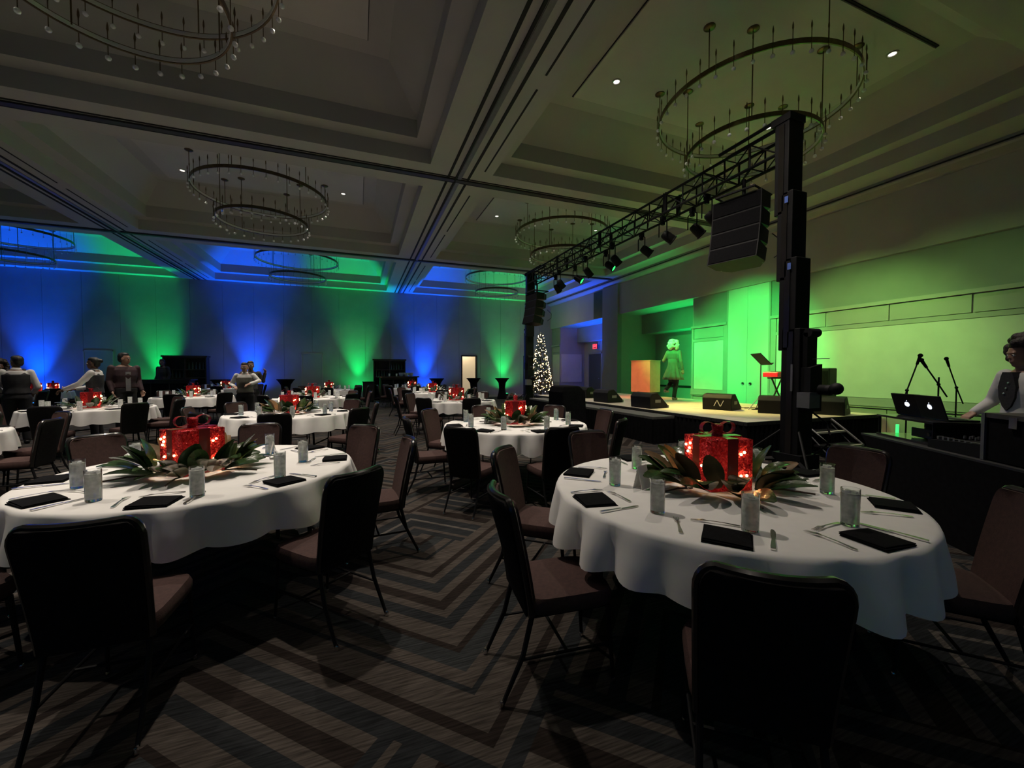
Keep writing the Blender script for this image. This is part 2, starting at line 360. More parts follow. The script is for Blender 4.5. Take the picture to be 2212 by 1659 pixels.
# far wall: operable partition panels, with the lit doorway
dx0, dx1, dh = 5.42, 6.22, 2.30
wf = MB()
px = LW; edges = []
while px < RW-.05:
    nx = min(px+1.22, RW); edges.append((px, nx)); px = nx
wall_far = struct('wall_far', MB().bb((LW, FW+.02, 0), (dx0, FW+.2, ZC)).bb((dx1, FW+.02, 0), (RW+.2, FW+.2, ZC)).bb((dx0, FW+.02, dh), (dx1, FW+.2, ZC)), 'wall')
for a, b in edges:
    segs = [(a, b)]
    if b > dx0 and a < dx1:
        segs = [(s0, s1) for s0, s1 in ((a, min(b, dx0-.06)), (max(a, dx1+.06), b)) if s1-s0 > .02]
        struct('partition_panel', MB().bb((a+.004, FW, dh+.06), (b-.004, FW+.03, ZC)), 'wall', wall_far)
        for s0, s1 in segs: struct('partition_panel', MB().bb((s0+.004, FW, .02), (s1-.004, FW+.03, dh+.06)), 'wall', wall_far)
    else:
        struct('partition_panel', MB().bb((a+.004, FW, .02), (b-.004, FW+.03, ZC)), 'wall', wall_far)
d1 = struct('door_1', MB().bb((dx0-.05, FW-.03, 0), (dx0, FW+.2, dh+.05)).bb((dx1, FW-.03, 0), (dx1+.05, FW+.2, dh+.05)).bb((dx0, FW-.03, dh), (dx1, FW+.2, dh+.05)), 'blackmetal')
lr = struct('lit_room_wall', MB().bb((dx0-.6, FW+1.3, 0), (dx1+.6, FW+1.4, 2.9)), 'litroom', d1)
struct('room_side', MB().bb((dx0-.6, FW+.2, 0), (dx0-.55, FW+1.3, 2.9)).bb((dx1+.55, FW+.2, 0), (dx1+.6, FW+1.3, 2.9)).bb((dx0-.6, FW+.2, 2.9), (dx1+.6, FW+1.4, 2.95)), 'paint', d1)
point('service_room_lamp', (5.82, FW+.75, 2.6), 22, (1, .82, .6), .1)
# closed pass door drawn in the partition
d2 = struct('door_2', MB().bb((-2.53, FW-.012, 0), (-1.66, FW+.01, 2.3)), 'wall')
struct('door_frame', MB().bb((-2.57, FW-.02, 0), (-2.53, FW, 2.34)).bb((-1.66, FW-.02, 0), (-1.62, FW, 2.34)).bb((-2.57, FW-.02, 2.3), (-1.62, FW, 2.34)), 'frame', d2)
d3 = struct('door_3', MB().bb((-10.6, FW-.012, 0), (-9.7, FW+.01, 2.3)), 'wall')
struct('door_frame', MB().bb((-10.64, FW-.02, 0), (-10.6, FW, 2.34)).bb((-9.7, FW-.02, 0), (-9.66, FW, 2.34)).bb((-10.64, FW-.02, 2.3), (-9.66, FW, 2.34)), 'frame', d3)
struct('wall_left', MB().bb((LW-.2, BW, 0), (LW, FW+.2, ZC)), 'wall')
struct('wall_back', MB().bb((LW-.2, BW-.2, 0), (13.4, BW, ZC)), 'wall')
# right wall
wr = struct('wall_right', MB().bb((RW, BW, 0), (RW+.3, 8.15, ZC)).bb((RW, 9.5, 0), (RW+.3, 11.0, ZC)).bb((RW, 15.1, 0), (RW+.3, 16.3, ZC)).bb((RW, 20.9, 0), (RW+.3, FW+.2, ZC))
            .bb((RW, 8.15, 4.0), (RW+.3, 9.5, ZC)).bb((RW, 11.0, 4.0), (RW+.3, 15.1, ZC)).bb((RW, 16.3, 4.0), (RW+.3, 20.9, ZC)), 'paint')
FA = RW-.14
struct('fascia', MB().bb((FA, BW, 4.0), (RW, 15.1, 5.32)).bb((FA, 16.3, 4.0), (RW, FW, 5.32)), 'paint', wr)
struct('upper_field', MB().bb((RW-.02, BW, 3.02), (RW, 8.1, 4.0)).bb((RW-.02, 9.55, 2.97), (RW, 10.95, 4.0)).bb((RW-.02, 20.9, 2.97), (RW, FW, 4.0)), 'upper', wr)
cr = struct('cornice', MB().prism([(RW, 5.32), (RW-.12, 5.32), (RW-.16, 5.36), (RW-.34, 5.42), (RW-.37, 5.46), (RW-.37, ZC), (RW, ZC)], BW, FW), 'frame', wr)
struct('cornice_bead', MB().bb((RW-.40, BW, 5.485), (RW-.36, FW, 5.505)), 'dark', wr)
struct('pier', MB().bb((RW-.22, 15.1, 0), (RW, 16.3, 5.32)), 'upper', wr)
struct('dark_pocket_panel', MB().bb((FA-.02, 16.32, 4.02), (FA, 17.15, 5.3)), 'darkwood', wr)
# rails and stiles on the panelled stretches
def panelled(ya, yb, stiles, zz=(.0, .62, .66, .84, 2.47, 2.56, 2.94, 3.02)):
    F = RW-.045
    struct('ledge_molding', MB().bb((RW-.092, ya, zz[6]), (RW, yb, zz[7])), 'frame', wr)
    struct('rail', MB().bb((F+.006, ya+.01, zz[4]), (RW, yb, zz[5])), 'frame', wr)
    struct('base_rail', MB().bb((RW-.07, ya, zz[1]), (RW, yb, zz[3])), 'frame', wr)
    struct('base_rail', MB().bb((RW-.09, ya, zz[2]), (RW, yb, zz[2]+.03)), 'frame', wr)
    for y0, y1 in stiles:
        struct('stile', MB().bb((F, y0, 0), (RW, y1, zz[6])), 'frame', wr)
    S = sorted(stiles)
    for i in range(len(S)-1):
        a, b = S[i][1], S[i+1][0]
        struct('acoustic_panel', MB().bb((RW-.03, a+.02, zz[3]+.01), (RW, b-.02, zz[4]-.01)), 'panel', wr)
        k = max(1, round((b-a)/1.2))
        for q in range(k):
            p0 = a+(b-a)*q/k; p1 = a+(b-a)*(q+1)/k
            struct('small_panel', MB().bb((RW-.03, p0+.02, zz[5]+.02), (RW, p1-.02, zz[6]-.02)), 'frame', wr)
            struct('base_panel', MB().bb((RW-.03, p0+.008, .02), (RW, p1-.008, zz[1]-.01)), 'frame', wr)
panelled(BW, 8.1, [(7.95, 8.1), (1.35, 1.5), (-5.2, -5.05), (BW, BW+.1)])
panelled(9.55, 11.0, [(9.55, 9.68), (10.92, 11.0)])
panelled(20.9, FW, [(20.9, 20.95), (FW-.1, FW-.02)])
# air-wall pocket doors
for i, (a, b) in enumerate(((8.15, 8.82), (8.83, 9.5))):
    d = struct('door_%d' % (4+i), MB().bb((RW-.06, a, 0), (RW-.01, b, 4.0)), 'door')
    yy = b-.12 if i == 0 else a+.12
    r = MB().lathe([(.025, 0), (.045, -.012), (.05, -.012), (.05, 0)], 20, (RW-.06, yy, 1.08), 'x')
    struct('ring_pull', r, 'grey', d)
struct('trim_1', MB().bb((RW-.07, 8.1, 0), (RW, 8.15, 4.0)).bb((RW-.07, 9.5, 0), (RW, 9.55, 4.0)), 'frame')
# recesses
def recess(ya, yb, xd, xb, zh):
    al = MB()
    al.bb((RW+.3, yb, 0), (xb+.2, yb+.15, 4.2)); al.bb((RW+.3, ya-.15, 0), (xb+.2, ya, 4.2))
    struct('recess_side', al, 'paint', wr)
    struct('recess_soffit', MB().bb((RW, ya, 4.0), (xd+.1, yb, 4.1)), 'ceil', wr)
    struct('recess_header', MB().bb((xd, ya, zh), (xd+.12, yb, 4.0)), 'upper', wr)
    struct('recess_soffit', MB().bb((xd+.12, ya, zh), (xb+.2, yb, zh+.1)), 'ceil', wr)
    struct('recess_back', MB().bb((xb, ya, 0), (xb+.15, yb, zh)), 'paint', wr)
recess(11.0, 15.1, 12.1, 12.9, 3.16)
recess(16.3, 20.9, 12.1, 12.6, 3.16)
struct('recess_rail', MB().bb((12.86, 11.0, .78), (12.9, 15.1, .86)), 'dark', wr)
# exit door and sign
d6 = struct('door_6', MB().bb((12.55, 19.05, 0), (12.6, 20.3, 2.45)), 'doordark')
struct('door_frame', MB().bb((12.52, 18.97, 0), (12.6, 19.05, 2.53)).bb((12.52, 20.3, 0), (12.6, 20.38, 2.53)).bb((12.52, 18.97, 2.45), (12.6, 20.38, 2.53)), 'frame', d6)
struct('door_knob', MB().ball((12.5, 19.2, 1.05), .035), 'chrome', d6)
struct('wainscot_panel', MB().bb((RW+.05, 20.86, .84), (RW+1.4, 20.9, 2.47)), 'panel', wr)
ex = thing('exit_sign', 'small red lit EXIT sign above the blue door in the far recess', 'sign', (12.45, 19.5, 2.86))
obj('sign_housing', MB().box((0, 0, 0), (.06, .42, .26)).mesh('sign_housing', 'blackmetal'), ex)
fc = bpy.data.curves.new('exit_text', 'FONT'); fc.body = 'EXIT'; fc.size = .19; fc.extrude = .004; fc.align_x = 'CENTER'; fc.align_y = 'CENTER'
fc.materials.append(M['exit'])
ft = bpy.data.objects.new('sign_letters', fc); C.objects.link(ft); dg = bpy.context.evaluated_depsgraph_get(); dg.update()
fm = bpy.data.meshes.new_from_object(ft.evaluated_get(dg)); bpy.data.objects.remove(ft); bpy.data.curves.remove(fc)
fm.materials.clear(); fm.materials.append(M['exit'])
ft = obj('sign_letters', fm, ex, (-.034, 0, 0)); ft.rotation_euler = (PI/2, 0, -PI/2)
rim = MB()
for z0, z1, y0, y1 in ((.105, .12, -.2, .2), (-.12, -.105, -.2, .2), (-.12, .12, -.2, -.187), (-.12, .12, .187, .2)): rim.bb((-.036, y0, z0), (-.028, y1, z1))
obj('sign_border', rim.mesh('sign_border', 'exit'), ex)
# baseboards
struct('baseboard_far', MB().bb((LW, FW-.015, 0), (dx0-.06, FW, .1)).bb((dx1+.06, FW-.015, 0), (RW, FW, .1)), 'frame')
# ------------------------------------------------------------------ recessed downlights and wall uplights (fixtures)
m_dt = MB().lathe([(.085, 0), (.085, -.012), (.06, -.012), (.055, .0)], 20).mesh('trim_ring', 'paint', True)
m_dl = MB().lathe([(0.001, -.003), (.052, -.003), (.052, .0)], 16).mesh('lamp_lens', mat('dim_lamp_lens', (1, 1, 1), .3, emit=(1, .93, .85), estr=2.2))
vis = {(6.35, 5.3): 'over the stage', (-2.25, 5.3): 'over the near aisle tables', (-2.25, 12.0): 'over the middle aisle tables', (6.35, 12.0): 'over the truss'}
wd = {(0, 0): 'near window-side corner', (1, 0): 'near stage-side corner', (0, 1): 'far aisle corner', (1, 1): 'far stage-side corner'}
for (bx, by), nm in vis.items():
    for i, sx in enumerate((-1.95, 1.9)):
        for j, sy in enumerate((-1.2, .95)):
            t = thing('recessed_downlight', 'round recessed ceiling downlight %s, %s of its tray' % (nm, ('near ' if j == 0 else 'far ')+('left corner' if i == 0 else 'right corner')), 'light', (bx+sx, by+sy, 6.66), 0, 'recessed ceiling downlights')
            obj('trim_ring', m_dt, t); obj('lamp_lens', m_dl, t)
m_ub = MB().bb((-.13, -.09, .05), (.13, .09, .22)).bb((-.15, -.02, 0), (-.135, .02, .2)).bb((.135, -.02, 0), (.15, .02, .2)).bb((-.15, -.06, 0), (.15, .06, .012)).mesh('lamp_housing', 'blackmetal')
lensm = {'B': mat('blue_uplight_lens', (.1, .2, 1), .2, emit=(.02, .25, 1), estr=4), 'G': mat('green_uplight_lens', (.1, 1, .2), .2, emit=(.02, 1, .22), estr=4)}
m_ul = {k: MB().bb((-.11, -.07, .22), (.11, .07, .226)).mesh('lamp_lens', v) for k, v in lensm.items()}
nmU = {-12.0: 'blue wall uplight behind the farthest left table', -8.0: 'green wall uplight beside the dark back bar', -4.6: 'blue wall uplight behind the waitress',
       0.0: 'green wall uplight left of the drinks bar', 3.3: 'blue wall uplight right of the drinks bar', 7.8: 'green wall uplight near the lit doorway and tree'}
for x, c in UP:
    if x in nmU:
        t = thing('wall_uplight', nmU[x], 'light', (x, 21.42, 0), 0, 'wall uplights')
        obj('lamp_housing', m_ub, t); obj('lamp_lens', m_ul[c], t)
t = thing('wall_uplight', 'blue uplight on the floor of the exit door recess', 'light', (10.75, 16.75, 0), 0, 'wall uplights')
obj('lamp_housing', m_ub, t); obj('lamp_lens', m_ul['B'], t)
t = thing('wall_uplight', 'green uplight on the floor inside the stage recess', 'light', (12.45, 11.7, 0), 0, 'wall uplights')
obj('lamp_housing', m_ub, t); obj('lamp_lens', m_ul['G'], t)

# ------------------------------------------------------------------ chairs
def chair_meshes():
    # local frame: sitter faces +Y, back at -Y
    def back_surface(off, inset=0, n=14, k=16):
        P = []
        for j in range(k+1):
            v = 1-(1-j/k)**1.6; z = .40+.545*v
            row = []
            for i in range(n+1):
                u = -1+2*i/n
                hw = (.205+.022*v)-inset
                cut = 1.0
                if v > .86: cut = 1-(1-math.sqrt(max(0, 1-((v-.86)/.14)**2)))*.26
                x = u*hw*cut
                y = -.205-.105*v**1.2-.035*(1-u*u)*min(1, v*1.3)+off
                zz = z-(inset*.8 if j == k else 0)
                row.append((x, y, zz))
            P.append(row)
        return P
    def shell(o0, o1, inset):
        A = back_surface(o0, inset); B = back_surface(o1, inset); n = len(A[0]); k = len(A); mb = MB()
        vs = [p for r in A for p in r]+[p for r in B for p in r]; fs = []
        f = lambda a, i, j: a*n*k+j*n+i
        for j in range(k-1):
            for i in range(n-1):
                fs.append((f(0, i, j), f(0, i+1, j), f(0, i+1, j+1), f(0, i, j+1))); fs.append((f(1, i, j), f(1, i, j+1), f(1, i+1, j+1), f(1, i+1, j)))
        for i in range(n-1):
            fs.append((f(0, i, 0), f(1, i, 0), f(1, i+1, 0), f(0, i+1, 0))); fs.append((f(0, i, k-1), f(0, i+1, k-1), f(1, i+1, k-1), f(1, i, k-1)))
        for j in range(k-1):
            fs.append((f(0, 0, j), f(0, 0, j+1), f(1, 0, j+1), f(1, 0, j))); fs.append((f(0, n-1, j), f(1, n-1, j), f(1, n-1, j+1), f(0, n-1, j+1)))
        return mb.add(vs, fs)
    R = {}
    R['backrest'] = shell(.002, .034, .008).mesh('backrest', 'chairpad', True)
    R['back_shell'] = shell(-.022, .004, .004).mesh('back_shell', 'chairback', True)
    S = back_surface(.004)
    path = [S[j][0] for j in range(0, 16)]+[S[16][i] for i in range(0, 15)]+[S[j][14] for j in range(15, -1, -1)]
    R['edge_trim'] = MB().tube(path, .017, 8).mesh('edge_trim', 'blackgloss', True)
    seat = MB(); n = 24
    def sq(a, hx, hy):
        c, s = math.cos(a), math.sin(a); e = .35
        return (hx*abs(c)**e*(1 if c > 0 else -1), hy*abs(s)**e*(1 if s > 0 else -1)+.01)
    prof = [(.96, .40), (1.0, .415), (1.0, .45), (.95, .475), (.6, .487), (.001, .49)]
    vs = []; fs = []
    for k, z in prof:
        for j in range(n):
            x, y = sq(2*PI*j/n, .228*k, .225*k); vs.append((x, y, z))
    for i in range(len(prof)-1):
        for j in range(n): fs.append((i*n+j, i*n+(j+1) % n, (i+1)*n+(j+1) % n, (i+1)*n+j))
    fs.append(tuple(range(n))[::-1]); seat.add(vs, fs)
    R['seat'] = seat.mesh('seat', 'chairpad', True)
    R['seat_frame'] = MB().tube([(-.19, .2, .392), (.19, .2, .392), (.19, -.2, .392), (-.19, -.2, .392)], .012, 8, closed=True).mesh('seat_frame', 'blackmetal', True)
    for nm, a, b in (('lf', (-.195, .195, .40), (-.205, .225, 0)), ('rf', (.195, .195, .40), (.205, .225, 0))):
        R[nm] = MB().tube([a, b], [.013, .010], 8).mesh('leg', 'blackmetal', True)
    for nm, s in (('lb', -1), ('rb', 1)):
        R[nm] = MB().tube([(s*.195, -.19, .42), (s*.2, -.24, .22), (s*.205, -.345, 0)], [.014, .013, .010], 8).mesh('leg', 'blackmetal', True)
    R['st'] = MB().tube([(-.2, .21, .2), (-.2, -.245, .2)], .008, 6).tube([(.2, .21, .2), (.2, -.245, .2)], .008, 6).tube([(-.2, -.02, .2), (.2, -.02, .2)], .008, 6).mesh('stretcher', 'blackmetal', True)
    R['foot'] = MB().lathe([(.013, 0), (.014, .018), (.009, .03)], 8).mesh('glide', 'chrome', True)
    return R
CH = chair_meshes()
def make_chair(x, y, face, label, group, feet=False):
    t = thing('banquet_chair', label, 'chair', (x, y, 0), face-PI/2, group); t.scale = (.84, .94, .94)
    for k in ('seat', 'backrest', 'edge_trim', 'seat_frame'): obj(k, CH[k], t)
    obj('back_shell', CH['back_shell'], t)
    for k, p in (('lf', (-.205, .225)), ('rf', (.205, .225)), ('lb', (-.205, -.345)), ('rb', (.205, -.345))):
        l = obj('leg', CH[k], t)
        if feet: obj('glide', CH['foot'], l, (p[0], p[1], 0))
    obj('stretcher', CH['st'], t)
    return t
# ------------------------------------------------------------------ tables
ZT = .765
def cloth_mesh(seed, n=216):
    r = random.Random(seed); ph = [r.uniform(0, 6.28) for _ in range(4)]; k1 = r.choice((19, 20, 21)); k2 = r.choice((4, 5, 7))
    def wav(a):
        f = k1*a+ph[0]+.8*math.sin(2*a+ph[1])+.8*math.sin(5*a+ph[3])
        return (2.0*abs(math.sin(f/2))**1.15-1.0)*(.72+.38*math.sin(k2*a+ph[2]))
    prof = [(0, 0, 0), (.3, 0, 0), (.6, 0, 0), (.86, 0, 0), (.905, 0, 0), (.921, -.006, .03), (.926, -.022, .14), (.928, -.06, .36), (.934, -.12, .66), (.940, -.18, .88), (.944, -.235, 1.0)]
    vs = []; fs = []
    for q, (R, z, k) in enumerate(prof):
        if q == 0: vs.append((0, 0, 0)); continue
        for j in range(n):
            a = 2*PI*j/n; wv = wav(a); amp = .044*k
            rr = R+amp*wv+.012*k
            vs.append((rr*math.cos(a), rr*math.sin(a), z-(.016*k*(wv) if q == len(prof)-1 else 0)))
    for j in range(n): fs.append((0, 1+j, 1+(j+1) % n))
    for i in range(len(prof)-2):
        for j in range(n): fs.append((1+i*n+j, 1+(i+1)*n+j, 1+(i+1)*n+(j+1) % n, 1+(i)*n+(j+1) % n))
    me = bpy.data.meshes.new('tablecloth'); me.from_pydata(vs, [], fs); me.materials.append(M['cloth'])
    for p in me.polygons: p.use_smooth = True
    return me
m_top = MB().lathe([(.88, .737), (.905, .742), (.905, .76), (.0, .762)], 48).mesh('tabletop', 'darkwood')
m_tleg = [MB().tube([(sx*.5, sy*.36, .74), (sx*.54, sy*.40, .02), (sx*.54, sy*.40, 0)], .016, 8).mesh('leg', 'blackmetal', True) for sx in (-1, 1) for sy in (-1, 1)]
m_tbr = [MB().tube([(x, -.38, .3), (x, .38, .3)], .012, 6).mesh('leg_brace', 'blackmetal', True) for x in (-.53, .53)]
# napkin: folded square
nk = MB()
for k, (sx, sy, z) in enumerate(((.18, .17, 0), (.178, .166, .004), (.174, .162, .008))):
    g = 6; vs = []; fs = []
    for lay, zz in ((0, z), (1, z+.0035)):
        for i in range(g+1):
            for j in range(g+1):
                x = (i/g-.5)*sx; y = (j/g-.5)*sy
                vs.append((x+.004*math.sin(9*y+k), y+.003*math.sin(14*x+k*2), zz+.0025*math.sin(18*x+k)*math.cos(15*y)+(.003*k*(x/sx+.5))))
    o2 = (g+1)**2
    for i in range(g):
        for j in range(g):
            a = i*(g+1)+j; fs += [(a, a+1, a+g+2, a+g+1), (o2+a, o2+a+g+1, o2+a+g+2, o2+a+1)]
    bd = [i*(g+1) for i in range(g+1)]+[g*(g+1)+j for j in range(1, g+1)]+[i*(g+1)+g for i in range(g-1, -1, -1)]+[j for j in range(g-1, 0, -1)]
    for q in range(len(bd)): a, b = bd[q], bd[(q+1) % len(bd)]; fs.append((a, b, o2+b, o2+a))
    nk.add(vs, fs)
m_nap = nk.mesh('napkin', 'napkin', True)
m_napfar = MB().box((0, 0, .007), (.18, .17, .012)).mesh('napkin', 'napkin')
def flat(poly, zf, th=.0022):
    k = len(poly); vs = [(x, y, zf(y)) for x, y in poly]+[(x, y, zf(y)+th) for x, y in poly]
    return vs, [tuple(range(k))[::-1], tuple(range(k, 2*k))]+[(i, (i+1) % k, k+(i+1) % k, k+i) for i in range(k)]
def strip(mb, pts, zf, th=.0022):      # pts: (y, x0, x1)
    for (ya, a0, a1), (yb, b0, b1) in zip(pts, pts[1:]): mb.add(*flat([(a0, ya), (a1, ya), (b1, yb), (b0, yb)], zf, th))
kn = MB(); zk = lambda y: .002
strip(kn, [(-.115, -.008, .008), (-.09, -.009, .009), (.0, -.0055, .0055), (.005, -.0055, .0055)], zk, .006)
strip(kn, [(.005, -.006, .006), (.03, -.009, .009), (.09, -.011, .008), (.112, -.009, .002), (.118, -.006, -.004)], zk, .002)
m_knife = kn.mesh('knife', 'steel')
fk = MB(); zf = lambda y: .002+.010*max(0, math.sin((y+.1)*PI/.2))**2*(.6 if y < .05 else 1)
strip(fk, [(-.1, -.007, .007), (-.085, -.009, .009), (-.03, -.0045, .0045), (.02, -.0035, .0035), (.035, -.006, .006), (.05, -.0115, .0115), (.06, -.0118, .0118)], zf, .0025)
for i in range(4):
    x = -.0098+.00653*i
    strip(fk, [(.06, x-.0018, x+.0018), (.08, x-.0015, x+.0015), (.1, x-.0006, x+.0006)], lambda y: zf(y), .002)
m_fork = fk.mesh('fork', 'steel')
m_glass = MB().lathe([(.0, 0), (.030, 0), (.0335, .004), (.0350, .165), (.0330, .165), (.0312, .014), (.0, .012)], 24).mesh('tumbler', 'glass', True)
m_water = MB().lathe([(.0, .0135), (.0305, .015), (.0322, .146), (.0, .146)], 24).mesh('ice_water', 'icewater', True)
ib = MB(); rr_ = random.Random(3)
for k in range(4):
    ib.box((rr_.uniform(-.012, .012), rr_.uniform(-.012, .012), .138+rr_.uniform(-.004, .010)), (.022, .022, .02), Matrix.Rotation(rr_.uniform(0, 3), 3, 'Z') @ Matrix.Rotation(rr_.uniform(-.4, .4), 3, 'X'))
m_ice = ib.mesh('ice_cube', 'icewater')
m_glassfar = MB().lathe([(.0, 0), (.033, 0), (.0350, .165), (.0, .150)], 14).mesh('tumbler', 'icewater', True)
m_shaker = MB().lathe([(.0, 0), (.02, 0), (.021, .01), (.016, .05), (.015, .06)], 14).mesh('shaker_body', 'sand', True)
m_shcap = MB().lathe([(.0155, .058), (.016, .07), (.009, .08), (.0, .082)], 14).mesh('shaker_cap', 'steel', True)
m_tent = MB().add([(-.05, -.03, 0), (.05, -.03, 0), (.05, 0, .13), (-.05, 0, .13), (-.05, .03, 0), (.05, .03, 0), (-.05, -.027, 0), (.05, -.027, 0), (.05, 0, .126), (-.05, 0, .126), (-.05, .027, 0), (.05, .027, 0)],
                  [(0, 1, 2, 3), (3, 2, 5, 4), (6, 9, 8, 7), (9, 10, 11, 8), (0, 6, 7, 1), (4, 5, 11, 10), (0, 3, 9, 6), (3, 4, 10, 9), (1, 7, 8, 2), (2, 8, 11, 5)]).mesh('tent_card', 'paper')
# gift box
GS, GH = .28, .30
gb = MB(); g = 26
def tinpt(p, n, r): return Vector(p)+Vector(n)*r
rg = random.Random(11)
for ax, sg in ((0, 1), (0, -1), (1, 1), (1, -1), (2, 1), (2, -1)):
    vs = []; fs = []
    for i in range(g+1):
        for j in range(g+1):
            a, b = i/g-.5, j/g-.5
            e = 0 if i in (0, g) or j in (0, g) else rg.uniform(-.011, .006)
            if ax == 0: p = (sg*(GS/2+e), a*GS, (b+.5)*GH)
            elif ax == 1: p = (a*GS, sg*(GS/2+e), (b+.5)*GH)
            else: p = (a*GS, b*GS, (GH+e if sg > 0 else 0))
            vs.append(p)
    for i in range(g):
        for j in range(g): q = i*(g+1)+j; fs.append((q, q+1, q+g+2, q+g+1))
    gb.add(vs, fs)
m_gift = gb.mesh('tinsel_box', 'tinsel')
RB = .036; o_ = .008
def band(axis):
    h = GS/2+o_; T = GH+o_; mb = MB()
    pts = [(-h, .0), (-h, T), (h, T), (h, .0)]
    for (a, z), (b, z2) in zip(pts, pts[1:]):
        if axis == 0: mb.add([(a, -RB, z), (a, RB, z), (b, RB, z2), (b, -RB, z2)], [(0, 1, 2, 3)])
        else: mb.add([(-RB, a, z), (RB, a, z), (RB, b, z2), (-RB, b, z2)], [(0, 1, 2, 3)])
    return mb.mesh('ribbon_band', 'ribbon')
m_band = [band(0), band(1)]
def bow(sg):
    mb = MB(); k = 12; vs = []; fs = []
    for i in range(k+1):
        a = -.5+ (2*PI-.6)*i/k
        x = sg*(.012+.052*(1-math.cos(a+.5))); z = GH+.045+.042*math.sin(a+.5)*(.5+.5*math.sin(min(PI, (a+.5)/2)))+.012
        wv = .018
        vs += [(x, -wv, z), (x, wv, z)]
    for i in range(k): fs.append((2*i, 2*i+1, 2*i+3, 2*i+2))
    return mb.add(vs, fs).mesh('bow_loop', 'ribbon', 'all')
m_bow = [bow(-1), bow(1)]
m_knot = MB().lathe([(.035, GH+.004), (.03, GH+.03), (.036, GH+.07), (.028, GH+.078), (.001, GH+.078)], 10).mesh('bow_knot', 'tinsel', True)
m_bulb = MB().ball((0, 0, 0), .0075, 8, 5).mesh('fairy_light', 'bulb', True)
m_bulbfar = MB().ball((0, 0, 0), .010, 6, 4).mesh('fairy_light', 'bulb', True)
rb = random.Random(5); BULBS = []
for s in range(4):
    A = Rz(s*PI/2)
    for q in range(6):
        u = rb.choice((-1, 1))*rb.uniform(.055, .115); z = rb.uniform(.05, .26)
        BULBS.append(tuple(A @ Vector((GS/2+.006, u, z))))
def make_gift(x, y, rz, label, far):
    t = thing('lit_gift_box', label, 'gift box', (x, y, ZT+.002), rz, 'red tinsel gift boxes with fairy lights'); t.scale = (.93, .93, .97)
    obj('tinsel_box', m_gift, t); obj('ribbon_band', m_band[0], t); obj('ribbon_band', m_band[1], t)
    obj('bow_loop', m_bow[0], t); obj('bow_loop', m_bow[1], t); obj('bow_knot', m_knot, t)
    for p in BULBS: obj('fairy_light', m_bulbfar if far else m_bulb, t, p)
    l = bpy.data.lights.new('gift_glow_fill', 'POINT'); l.energy = .55; l.color = (1, .6, .35); l.shadow_soft_size = .04  # unseen fill light added inside the box so the tinsel shell glows
    obj('gift_glow_fill', l, t, (0, 0, .15))
# magnolia leaves
def leaf_mesh(L, Wd, el, curl, fold, m):
    k = 9; vs = []; fs = []; y = z = 0.0
    for i in range(k+1):
        t = i/k; th = el-curl*t
        wd = Wd*max(.06, math.sin(PI*min(1, t*.94+.05)))**.62*(1.0-.18*t); c, s_ = math.cos(th), math.sin(th)
        for q, f in ((-1, fold), (-.55, fold*.42), (0, 0), (.55, fold*.42), (1, fold)): vs.append((q*wd, y-s_*wd*f, z+c*wd*f))
        y += L/k*c; z += L/k*s_
    for i in range(k):
        for j in range(4): a = i*5+j; fs.append((a, a+1, a+6, a+5))
    n = len(vs); vs += [(x, y_, z_-.002) for x, y_, z_ in vs]; fs += [tuple(q+n for q in f[::-1]) for f in fs]
    return MB().add(vs, fs).mesh('leaf', m, 'all')
LEAF = [[leaf_mesh(.24, .062, .45, .55, .2, 'leaf'), leaf_mesh(.20, .060, .35, .3, .3, 'leaf')], [leaf_mesh(.24, .062, .85, 1.0, .15, 'leaf'), leaf_mesh(.22, .06, .7, .5, .3, 'leaf'), leaf_mesh(.22, .06, .8, .3, .3, 'leafbrown')], [leaf_mesh(.23, .062, 1.25, .6, .12, 'leaf'), leaf_mesh(.20, .058, 1.3, 1.6, .15, 'leaf'), leaf_mesh(.21, .058, 1.2, .2, .3, 'leafbrown'), leaf_mesh(.22, .064, 1.1, .3, .2, 'leaf')]]
m_stem = MB().tube([(0, 0, 0), (0, .12, .015), (0, .26, .01)], .005, 6).mesh('stem', 'trunk', True)
def make_leaves(x, y, rz, seed, label, near):
    r = random.Random(seed)
    t = thing('magnolia_garland', label, 'leaves', (x, y, ZT+.004), rz, 'magnolia leaf garlands around the gift boxes')
    N = 45 if near else 21
    far = MB()
    for k in range(N):
        a = 2*PI*k/N*(1 if near else 1)+r.uniform(-.15, .15); up = (k % 3)
        rad = (.25, .235, .225)[up]+r.uniform(-.01, .03); el = r.uniform(-.1, .15); z = (.02, .03, .035)[up]
        lm = r.choice(LEAF[up])
        if near:
            o = obj('leaf', lm, t, (rad*math.cos(a), rad*math.sin(a), z)); o.rotation_euler = (el, r.uniform(-.45, .45), a-PI/2+r.uniform(-.5, .5))
        else:
            me = lm; R = Matrix.Rotation(a-PI/2, 3, 'Z') @ Matrix.Rotation(el, 3, 'X')
            half = len(me.vertices)//2
            far.add([R @ v.co + Vector((rad*math.cos(a), rad*math.sin(a), z)) for v in me.vertices], [tuple(p.vertices) for p in me.polygons])
    if near:
        for k in range(6): obj('stem', m_stem, t, (.215*math.cos(k*PI/3), .215*math.sin(k*PI/3), .008), k*PI/3-PI/2)
    else:
        f = obj('foliage', far.mesh('foliage', 'leaf', 'all'), t); f['kind'] = 'stuff'
